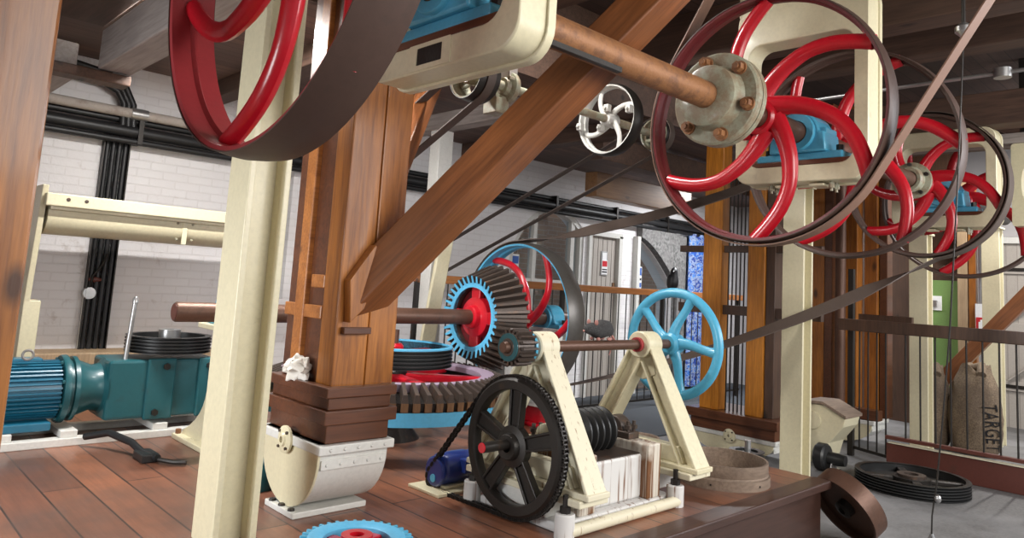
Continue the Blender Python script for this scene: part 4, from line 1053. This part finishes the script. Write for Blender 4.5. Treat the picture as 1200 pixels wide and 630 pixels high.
# gear lying at the bottom edge
t = thing('floor_gear', (1.765, 2.655, 0), 'blue toothed gear with red arms lying flat at the bottom edge of the picture', 'gear')
bevel(t, 0, 0, 0, .2, .2, .01, 1, 'gear') if False else None
tt = MB(); n_ = 36; gx, gy = 1.765, 2.655
for k in range(n_):
    g = 2 * pi * k / n_; hb = pi / n_ * .6; ht = pi / n_ * .34; v = []
    for z in (.045, .125):
        P = lambda r, a: Vector((gx + r * cos(a), gy + r * sin(a), z))
        v += [P(.198, g - hb), P(.198, g + hb), P(.232, g + ht * .8), P(.232, g - ht * .8)]
    tt.add(v, [(3, 2, 1, 0), (4, 5, 6, 7), (0, 1, 5, 4), (1, 2, 6, 5), (2, 3, 7, 6), (3, 0, 4, 7)])
tt.build('teeth', 'blue', t, 30)
MB().lathe([(.14, .03), (.20, .03), (.20, .13), (.18, .135), (.14, .12)], (gx, gy, 0), 'Z', 72, True).build('rim', 'bluerim', t)
for k in range(4):
    g = radians(90 * k + 20); e = Vector((cos(g), sin(g), 0)); MB().bar(Vector((gx, gy, .08)) + e * .04, Vector((gx, gy, .08)) + e * .16, .06, .05).build('arm', 'red', t, 0, .01)
MB().lathe([(.03, 0), (.065, 0), (.065, .14), (.03, .14)], (gx, gy, 0), 'Z', 32, True).build('hub', 'red', t)

# ------------------------------------------------------------------ platform items
def hoop(x, y, z, R, h, label, lid=False, th=.014):
    t = thing('wooden_hoop', (x, y, z), label, 'hoop', 'wooden hoop tubs')
    MB().lathe([(R - th, 0), (R, 0), (R, h * .46), (R - .004, h * .5), (R, h * .54), (R, h), (R - th, h)], (x, y, z), 'Z', 80, True).build('upper_hoop', 'oldwood', t)
    MB().lathe([(R, .0), (R + .012, .0), (R + .012, h * .42), (R, h * .42)], (x, y, z), 'Z', 80, True).build('outer_band', 'oldwood', t)
    MB().lathe([(0, .01), (R - th, .01), (R - th, .025), (0, .025)], (x, y, z), 'Z', 48).build('bottom_board', 'oldwood', t)
    for k in range(6):
        g = radians(20 + 60 * k); c = Vector((x + (R + .012) * cos(g), y + (R + .012) * sin(g), z + h * .21)); MB().cyl(c, c + Vector((.004 * cos(g), .004 * sin(g), 0)), .006, 8).build('nail', 'iron', t)
    return t
hoop(4.53, 2.59, 0, .305, .145, 'large shallow wooden hoop tub on the platform right of the winch')
hoop(4.62, 3.34, 0, .17, .13, 'small wooden hoop tub behind the cream A-frame')
t = thing('grooved_pulley', (5.055, 2.68, 0), 'stack of black grooved discs at the platform edge beside the pillar', 'pulley')
sheave(t, (5.055, 2.68, .01), .125, .10, 'Z', 3)
MB().lathe([(0, 0), (.11, 0), (.11, .09), (.04, .1), (0, .1)], (5.055, 2.68, 0), 'Z', 40).build('web', 'rubber', t)
MB().cyl((5.07, 2.68, .10), (5.07, 2.68, .18), .022).build('spigot', 'steel', t)

# toy rat on the axle
def rat():
    n0 = len(bpy.data.objects); t = thing('toy_rat', (3.36, YW, .905), 'dark grey toy rat perched on the winch axle', 'toy rat')
    b_ = MB(); pts = [(3.50, YW, .945), (3.47, YW, .965), (3.43, YW, .985), (3.38, YW, .985), (3.335, YW, .972), (3.30, YW, .975), (3.27, YW, .985), (3.235, YW, .983), (3.205, YW, .975), (3.185, YW, .970)]
    b_.tube(pts, [.012, .04, .06, .066, .06, .048, .044, .038, .022, .006], 18); b_.build('body', 'fur', t, 60)
    for s in (-1, 1):
        e = MB(); e.ball((3.275, YW + s * .035, 1.03), .006, .018, .02, 12, 8); e.build('ear', 'pink', t, 60)
        f = MB(); f.ball((3.31, YW + s * .03, .915), .018, .012, .012, 10, 6); f.build('front_paw', 'pink', t, 60)
        f = MB(); f.ball((3.43, YW + s * .035, .915), .03, .013, .012, 10, 6); f.build('hind_paw', 'pink', t, 60)
        f = MB(); f.ball((3.225, YW + s * .026, .998), .006, .006, .006, 8, 6); f.build('eye', 'rubber', t, 60)
    MB().ball((3.183, YW, .971), .008, .008, .008, 10, 6).build('nose', 'pink', t, 60)
    MB().tube([(3.49, YW, .945), (3.54, YW + .01, .91), (3.55, YW + .03, .85), (3.53, YW + .04, .79)], [.009, .008, .006, .003], 8).build('tail', 'pink', t, 60)
    t.scale = (.82, .82, .82); t.location = (3.40, YW, .906)
rat()

# ------------------------------------------------------------------ left railing behind the winch, with crow
t = thing('guard_rail', (5.7, 6.2, F), 'orange topped guard rail with thin black balusters in front of the plank door', 'railing')
MB().box(4.6, 11.4, 6.17, 6.26, 1.16, 1.25).build('top_rail', 'woodx', t, 0, .008)
MB().box(4.6, 11.4, 6.2, 6.22, F + .1, F + .13).build('bottom_bar', 'iron', t, 0)
for i in range(40):
    x = 4.7 + i * .168; MB().cyl((x, 6.21, F + .1), (x, 6.21, 1.17), .008, 8).build('baluster', 'iron', t)
for x in (4.62, 6.9, 9.1, 11.3): MB().box(x - .025, x + .025, 6.185, 6.235, F, 1.17).build('post', 'iron', t, 0)
t = thing('toy_crow', (9.35, 6.21, 1.25), 'black toy crow perched on the guard rail above the blue handwheel', 'toy bird')
c = MB(); c.tube([(9.35, 6.21, 1.27), (9.35, 6.21, 1.33), (9.35, 6.205, 1.41), (9.35, 6.20, 1.48), (9.35, 6.19, 1.55), (9.35, 6.18, 1.60)], [.05, .085, .085, .065, .055, .02], 16); c.build('body', 'feather', t, 60)
MB().tube([(9.33, 6.17, 1.55), (9.25, 6.13, 1.54), (9.2, 6.11, 1.525)], [.025, .016, .004], 10).build('beak', 'rubber', t, 60)
MB().bar((9.36, 6.24, 1.32), (9.40, 6.30, 1.14), .07, .02, (0, 1, 0)).build('tail', 'feather', t, 0, .004)
for s in (-1, 1):
    q = MB(); q.ball((9.35 + s * .075, 6.22, 1.38), .02, .05, .11, 12, 8); q.build('wing', 'feather', t, 60)
    MB().cyl((9.35 + s * .03, 6.2, 1.25), (9.35 + s * .03, 6.2, 1.30), .008, 8).build('leg', 'rubber', t)

# notices and patterned cloth at the back wall
def notice(x0, x1, y, z0, z1, label, bands):
    t = thing('notice', ((x0 + x1) / 2, y, z0), label, 'sign'); MB().box(x0, x1, y - .006, y, z0, z1).build('sheet', 'paper', t, 0)
    for i, (a, b_, m) in enumerate(bands): MB().box(x0 + .01, x1 - .01, y - .008, y - .006, z0 + (z1 - z0) * a, z0 + (z1 - z0) * b_).build('print_block', m, t, 0)
notice(8.87, 9.01, 7.2, 1.44, 1.66, 'red and white notice on the plank door', [(.55, .95, 'signred'), (.12, .22, 'ink'), (.3, .38, 'ink')])
notice(9.80, 9.99, 7.25, 1.24, 1.62, 'blue and white notice inside the half arch', [(.62, .95, 'signblue'), (.1, .3, 'signblue'), (.4, .5, 'ink')])
notice(6.98, 7.12, 7.26, 1.36, 1.62, 'small blue notice in the left part of the arched window', [(.5, .9, 'signblue'), (.15, .3, 'signred')])
for bx in (9.74,): pass
MB().box(9.74, 10.8, 7.30, 7.306, F, 2.06).build('window_3', 'glass', None, 0)['kind'] = 'structure'
cu = MB(); n_ = 26
vs = []
for i in range(n_ + 1):
    x = 11.08 + 1.2 * i / n_; y = 7.05 + .035 * sin(i * 1.25); vs += [(x, y, F + .05), (x, y, 2.28), (x, y + .01, 2.28), (x, y + .01, F + .05)]
fs = []
for i in range(n_):
    o_ = i * 4
    for a in range(4): fs.append((o_ + a, o_ + (a + 1) % 4, o_ + 4 + (a + 1) % 4, o_ + 4 + a))
single(MB().add(vs, fs), 'patterned_curtain', 'curtain', (11.6, 7.05, F), 'blue and white patterned curtain behind the left timber post', 'curtain', smooth=60)
# slanted cream board and white post behind the column
t = thing('white_post', (4.36, 5.6, 0), 'white square post under the whitewashed joist behind the timber brace', 'post')
MB().box(4.27, 4.44, 5.55, 5.7, .0, 2.66).build('post', 'white', t, 0, .006)
o = beam_obj((4.18, 5.5, .1), (4.42, 5.5, 1.75), .16, .04, (0, -1, 0), 'cream', 'leaning_board', None); tag(o, 'cream board leaning on the white post behind the upright dark gear', 'board')
# ------------------------------------------------------------------ timber bays on the right
hopper(6.98, 7.5, 3.87, F, -.17, .44, 'white conveyor hopper with round cover under the two orange posts', base=False)
t = thing('timber_bay', (7.2, 3.87, -.17), 'orange timber posts rising from a red brown boarded sill, right of the blue handwheel', 'timber frame')
MB().box(6.96, 7.55, 3.40, 4.34, -.17, -.06).build('sill_board', 'woodbrowny', t, 0, .005)
MB().box(6.92, 7.6, 3.36, 4.38, -.06, .03).build('sill_ledge', 'woodbrowny', t, 0, .006)
MB().box(7.0, 7.18, 4.05, 4.27, .03, 3.7).build('post', 'woodbright', t, 0, .008)
MB().box(7.0, 7.16, 3.56, 3.745, .03, 3.7).build('post', 'woodbright', t, 0, .008)
MB().box(7.03, 7.2, 3.46, 3.558, .03, 3.7).build('post_facing', 'wooddark', t, 0, .006)
MB().box(7.05, 7.12, 3.0, 4.6, 1.02, 1.12).build('rail', 'wooddark', t, 0, .004)
MB().box(7.05, 7.12, 3.0, 4.6, 1.68, 1.75).build('rail', 'wooddark', t, 0, .004)
for i in range(6):
    MB().cyl((7.08, 3.78 + i * .045, .03), (7.08, 3.78 + i * .045, 2.6), .008, 8).build('rod', 'iron', t)
t = thing('timber_bay', (9.0, 3.5, F), 'row of brown timber posts with dark gaps behind the near steel pillar and the railing', 'timber frame')
for x, y0, y1, m in ((9.0, 3.80, 4.02, 'woodz'), (9.0, 3.70, 3.795, 'woodbrown'), (9.25, 3.5, 3.64, 'woodz'), (9.4, 3.32, 3.47, 'woodz'), (9.45, 3.22, 3.31, 'woodbrown')):
    MB().box(x, x + .18, y0, y1, F + .3, 3.7).build('post', m, t, 0, .008)
MB().box(9.1, 9.24, 3.2, 4.1, F + .3, F + .42).build('sill_board', 'woodbrowny', t, 0, .005)
MB().box(9.3, 9.36, 2.9, 4.2, 1.0, 1.1).build('rail', 'wooddark', t, 0, .004)
MB().cyl((9.0, 3.60, F + .31), (9.0, 3.60, 3.6), .06, 20).build('down_pipe', 'rustdark', t)
hopper(9.05, 9.5, 3.62, F, F + .3, .36, 'white conveyor hopper with round cover behind the railing, left of the second pillar', base=False)
# cream chute with wooden top behind the pillar
t = thing('cream_chute', (7.6, 3.1, F), 'cream angled chute with weathered wooden top right of the near steel pillar', 'chute')
P = [(3.42, .16), (3.22, .17), (3.0, .06), (3.02, -.02), (3.16, -.20), (3.22, F), (3.42, F)]
MB().prism(P, 7.65, 8.02).build('casing', 'cream', t, 0, .008)
MB().prism([(3.42, .165), (3.22, .175), (2.985, .065), (2.985, .095), (3.22, .205), (3.42, .195)], 7.62, 8.05).build('lid', 'oldwood', t, 0, .004)
MB().lathe([(0, -.02), (.085, -.02), (.09, 0), (0, 0)], (7.65, 3.33, .0), n=32).build('end_cover', 'cream', t)
# small black wheel set on the floor
t = thing('black_trolley_wheel', (7.35, 3.0, F), 'black motor-like roller on a steel bracket at the foot of the cream chute', 'roller')
MB().lathe([(0, -.16), (.05, -.16), (.06, -.1), (.06, .0), (.115, .01), (.13, .03), (.13, .10), (.11, .12), (0, .12)], (7.38, 3.05, F + .13), 'Y', 36).build('roller', 'rubber', t)
MB().box(7.28, 7.5, 2.98, 3.02, F, F + .03).build('foot', 'steel', t, 0, .003)
MB().prism([(7.3, F + .02), (7.46, F + .02), (7.40, F + .15), (7.36, F + .15)], 3.0, 3.015, 'XZ').build('bracket', 'steel', t, 0, .003)

# ------------------------------------------------------------------ right railing with kick board
XR = 8.23
t = thing('guard_rail', (XR, 2.0, F), 'dark topped railing with black balusters above a red oxide kick board at the right', 'railing')
MB().box(XR - .04, XR + .04, .2, 3.30, .925, 1.05).build('top_rail', 'wooddark', t, 0, .008)
MB().box(XR - .05, XR - .01, .2, 2.80, F, F + .245).build('kick_board', 'oxide', t, 0, .006)
MB().box(XR - .07, XR + .03, .2, 2.78, F + .245, F + .25).build('kick_cap', 'cream_rust', t, 0, .006)
MB().box(XR - .03, XR + .03, .2, 2.82, F + .275, F + .31).build('kick_ledge', 'oxide', t, 0, .004)
for i in range(18): MB().cyl((XR, .30 + i * .137, F + .3), (XR, .30 + i * .137, .93), .009, 8).build('baluster', 'iron', t)
for i in range(4): MB().cyl((XR + .06 + .03 * i, 2.84 + i * .10, F + .09), (XR + .06 + .03 * i, 2.84 + i * .10, .93), .009, 8).build('baluster', 'iron', t)
MB().bar((XR, 2.78, F + .09), (XR + .2, 3.25, F + .09), .02, .03).build('bottom_bar', 'iron', t, 0)
MB().box(XR + .15, XR + .21, 3.21, 3.27, F, 1.6).build('post', 'iron', t, 0, .004)

# ------------------------------------------------------------------ sacks with dark lettering
def sack(x, y, z, rx, ry, h, label, txt=None, tilt=0, mir=1):
    t = thing('burlap_sack', (x, y, z), label, 'sack', 'burlap sacks behind the railing')
    mb = MB(); n = 40; m = 18; vs = []; fs = []
    for i in range(m + 1):
        q = i / m
        s = (.90 + .16 * sin(pi * min(1, q * 1.25))) * (1 if q < .8 else 1 - 1.9 * (q - .8) ** 1.0 * (1 if q < .95 else .9))
        if q < .06: s *= .80 + .2 * q / .06
        for j in range(n):
            g = 2 * pi * j / n; wr = 1 + .022 * sin(5 * g + 9 * q) + .018 * sin(11 * g - 14 * q) + .012 * sin(40 * q + 2 * g)
            vs.append((x + rx * s * wr * cos(g) + tilt * q * h, y + ry * s * wr * sin(g), z + h * q + (.05 * sin(3 * g) if q > .97 else 0)))
    for i in range(m):
        for j in range(n): fs.append((i * n + j, i * n + (j + 1) % n, (i + 1) * n + (j + 1) % n, (i + 1) * n + j))
    fs += [tuple(reversed(range(n))), tuple(range(m * n, (m + 1) * n))]
    mb.add(vs, fs); o = mb.build('bag', 'burlap', t, 60)
    nk = MB(); nk.tube([(x - rx * .5, y - .1, z + h * .93), (x, y - ry * .3, z + h * 1.02), (x + rx * .2, y + ry * .4, z + h * .97)], [.05, .06, .04], 10); nk.build('gathered_top', 'burlap', t, 60)
    if txt:
        cu_ = bpy.data.curves.new('lettering', 'FONT'); cu_.body = txt; cu_.size = .20; cu_.extrude = .002; cu_.space_character = 1.05
        tmp = bpy.data.objects.new('tmp', cu_); COL.objects.link(tmp)
        me = bpy.data.meshes.new_from_object(tmp.evaluated_get(bpy.context.evaluated_depsgraph_get()))
        bpy.data.objects.remove(tmp)
        # wrap the flat letters round the front of the bag, reading downwards
        L = max(v.co.x for v in me.vertices)
        for v in me.vertices:
            u, w_, d_ = v.co.x, v.co.y, v.co.z
            zz = .60 - u * .52 / L; a = radians(txt_a) + (w_ - .07 + (u / L) * .05) / rx * mir
            q = zz / h; s = .90 + .16 * sin(pi * min(1, q * 1.25)); s = s if q < .8 else s * (1 - 1.9 * (q - .8))
            rr = 1.06
            v.co = Vector((rx * s * rr * cos(a) + tilt * q * h, ry * s * rr * sin(a), zz)) * 1.0
        lo = bpy.data.objects.new('lettering', me); COL.objects.link(lo); lo.parent = t; me.materials.clear(); me.materials.append(M['ink']); lo['label'] = 'dark printed lettering reading down the sack'
    return t
txt_a = -138
sack(9.95, 2.44, F, .21, .26, .98, 'bulging burlap sack with dark printed letters reading downwards, beside the right cream pillar', 'TARGET', .04)
sack(9.98, 2.91, F, .20, .21, .92, 'plain burlap sack leaning behind the printed sack and the near side of the second pillar', None, .02)
# diagonal brown brace, green board, extinguisher sign, plank door
o = beam_obj((10.4, 3.05, .14), (10.4, 1.55, 1.98), .12, .17, (0, .77, .64), 'bracex', 'timber_brace', None); tag(o, 'brown diagonal timber running up to the right edge behind the railing', 'brace')
t = thing('green_board', (11.5, 3.2, .2), 'green painted board with small pale notices behind the second pillar', 'board')
MB().box(11.5, 11.53, 2.95, 3.5, -.1, 1.62).build('panel', 'green', t, 0, .004)
MB().box(11.485, 11.5, 3.2, 3.42, 1.20, 1.40).build('notice', 'paper', t, 0); MB().box(11.46, 11.485, 3.25, 3.36, 1.25, 1.34).build('lock_box', 'steel', t, 0, .004)
t = thing('timber_post', (11.6, 2.9, F), 'pair of plain timber posts between the green board and the extinguisher sign', 'post')
MB().box(11.4, 11.5, 2.86, 2.98, F, 3.0).build('post', 'raw', t, 0, .004); MB().box(11.4, 11.5, 2.76, 2.845, F, 3.0).build('post', 'woodz', t, 0, .004)
t = thing('extinguisher_sign', (11.4, 2.66, .9), 'red and white fire extinguisher sign fixed beside the timber posts', 'sign')
MB().box(11.36, 11.39, 2.56, 2.76, .68, 1.32).build('backing', 'paper', t, 0)
MB().box(11.35, 11.36, 2.57, 2.75, .82, 1.14).build('red_panel', 'signred', t, 0)
s_ = MB(); s_.box(11.343, 11.35, 2.66, 2.72, .94, 1.08); s_.box(11.343, 11.35, 2.675, 2.70, 1.08, 1.11); s_.prism([(2.59, .93), (2.64, .93), (2.65, 1.0), (2.615, 1.06), (2.59, 1.0)], 11.343, 11.35); s_.build('extinguisher_symbol', 'paper', t, 0)
s_ = MB(); s_.box(11.343, 11.35, 2.585, 2.735, .885, .90); s_.box(11.343, 11.35, 2.585, 2.70, .855, .87); s_.build('white_lines', 'paper', t, 0)
MB().cyl((11.42, 2.68, 1.3), (11.42, 2.68, 2.2), .05, 14).build('grey_conduit', 'steel', t)
d = MB().box(12.85, 12.93, 1.75, 2.85, F, 2.25); o = struct(d, 'door_2', 'doorpaint')
fr = MB().box(12.8, 13.0, 2.85, 2.97, F, 2.35); fr.box(12.8, 13, 1.63, 1.75, F, 2.35); fr.box(12.8, 13, 1.63, 2.97, 2.25, 2.35); fr.build('door_frame', 'white', o, 0, .006)
g = MB()
for i in range(1, 8): g.box(12.843, 12.851, 1.75 + i * .137 - .004, 1.75 + i * .137 + .004, F, 2.25)
g.build('door_groove', 'doorline', o, 0)
b_ = MB()
for z in (.1, .95, 1.8): b_.box(12.82, 12.85, 1.8, 2.8, z, z + .13)
b_.bar((12.83, 2.7, .25), (12.83, 1.9, .95), .02, .12, (1, 0, 0)); b_.bar((12.83, 2.7, 1.1), (12.83, 1.9, 1.8), .02, .12, (1, 0, 0)); b_.build('door_ledge', 'doorpaint', o, 0, .004)
h = MB()
for z in (.14, 1.84): h.box(12.81, 12.82, 2.3, 2.85, z, z + .05)
h.build('strap_hinge', 'iron', o, 0)

# ------------------------------------------------------------------ floor pulleys, hanging cable
t = thing('grooved_pulley', (7.35, 2.4, F), 'large black multi-groove pulley lying on the concrete floor before the red kick board', 'pulley')
cx, cy = 7.47, 2.34
sheave(t, (cx, cy, F + .005), .47, .12, 'Z', 5)
MB().lathe([(.425, .115), (.45, .115), (.45, .126), (.425, .126)], (cx, cy, F), 'Z', 72, True).build('rim_edge', 'iron', t)
MB().lathe([(0, .02), (.43, .02), (.43, .05), (.16, .06), (.16, .10), (.06, .10), (.06, .06), (0, .06)], (cx, cy, F), 'Z', 56).build('web', 'iron', t)
MB().lathe([(.06, .06), (.12, .06), (.12, .125), (.06, .125)], (cx, cy, F), 'Z', 36, True).build('hub', 'gear', t)
for k in range(4):
    g = radians(90 * k + 30); e = Vector((cos(g), sin(g), 0)); MB().bar(Vector((cx, cy, F + .075)) + e * .1, Vector((cx, cy, F + .075)) + e * .43, .07, .04).build('arm', 'iron', t, 0, .01)
# iron wheel leaning on the platform corner
t = thing('flat_pulley', (5.5, 2.3, F), 'dark rusty flat pulley leaning against the platform corner', 'pulley')
R = .25; wdt = .12
parts = [('rim', [(R, -wdt / 2), (R, wdt / 2), (R - .014, wdt / 2), (R - .014, -wdt / 2)], True, 'rustdark'), ('web', [(.06, -.012), (R - .012, -.012), (R - .012, .012), (.06, .012)], True, 'rustdark'), ('hub', [(.025, -.07), (.06, -.06), (.06, .06), (.025, .07)], True, 'iron')]
ax_ = Vector((-.76, .32, -.54)).normalized(); ay_ = ax_.cross(Vector((0, 0, 1))).normalized(); az_ = ax_.cross(ay_)
Rm = Matrix(((ax_.x, ay_.x, az_.x, 5.36), (ax_.y, ay_.y, az_.y, 2.08), (ax_.z, ay_.z, az_.z, F + .25), (0, 0, 0, 1)))
for n_, pf, cl, m in parts:
    mb = MB().lathe(pf, (0, 0, 0), n=64, closed=cl); mb.v = [tuple(Rm @ Vector(v)) for v in mb.v]; mb.build(n_, m, t)
# hanging steel cable with hook
t = thing('hanging_cable', (5.0, 1.3, 2.95), 'thin steel cable hanging from a ceiling eye in front of the far red wheels', 'cable')
MB().tube([(5.02, 1.262, 2.93), (4.97, 1.29, 2.0), (4.93, 1.33, 1.1), (4.90, 1.36, .62)], .005, 8).build('cable', 'iron', t)
MB().tube([(4.90, 1.36, .62), (4.87, 1.39, .2), (4.85, 1.41, .02), (4.84, 1.41, -.08)], .0045, 8).build('lower_cable', 'iron', t)
MB().lathe([(0, -.05), (.02, -.04), (.05, -.01), (.05, .02), (.03, .04), (0, .045)], (5.02, 1.262, 2.95), 'Z', 16).build('ceiling_eye', 'steel', t)
MB().cyl((5.02, 1.262, 2.95), (5.02, 1.262, 3.72), .012, 8).build('drop_rod', 'iron', t)
e_ = MB(); e_.ball((4.855, 1.38, .12), .014, .018, .024, 10, 8); e_.build('ferrule', 'steel', t)
MB().tube([(4.84, 1.41, -.08), (4.85, 1.44, -.15), (4.84, 1.44, -.26), (4.82, 1.43, -.30)], .01, 8).build('shackle', 'steel', t)
MB().tube([(4.84, 1.41, -.08), (4.83, 1.38, -.15), (4.82, 1.38, -.26), (4.81, 1.39, -.30)], .01, 8).build('shackle', 'steel', t)
t = thing('floor_plate', (5.5, 1.5, F), 'small grey steel plate on the concrete floor at the bottom right', 'plate')
MB().box(5.62, 5.9, 1.42, 1.75, F, F + .02).build('plate', 'steel', t, 0, .004)
# ceiling conduits
t = thing('ceiling_conduit', (6, 0, 3.1), 'thin grey conduit with round junction box under the dark ceiling at the upper right', 'conduit')
MB().cyl((6.3, -2, 3.02), (6.3, 4.1, 3.0), .016, 10).build('pipe', 'steel', t)
MB().lathe([(0, -.04), (.06, -.04), (.06, .03), (0, .03)], (6.3, 1.33, 3.01), 'Z', 20).build('junction_box', 'steel', t)
for o in bpy.data.objects:
    if '_o' in o: del o['_o']
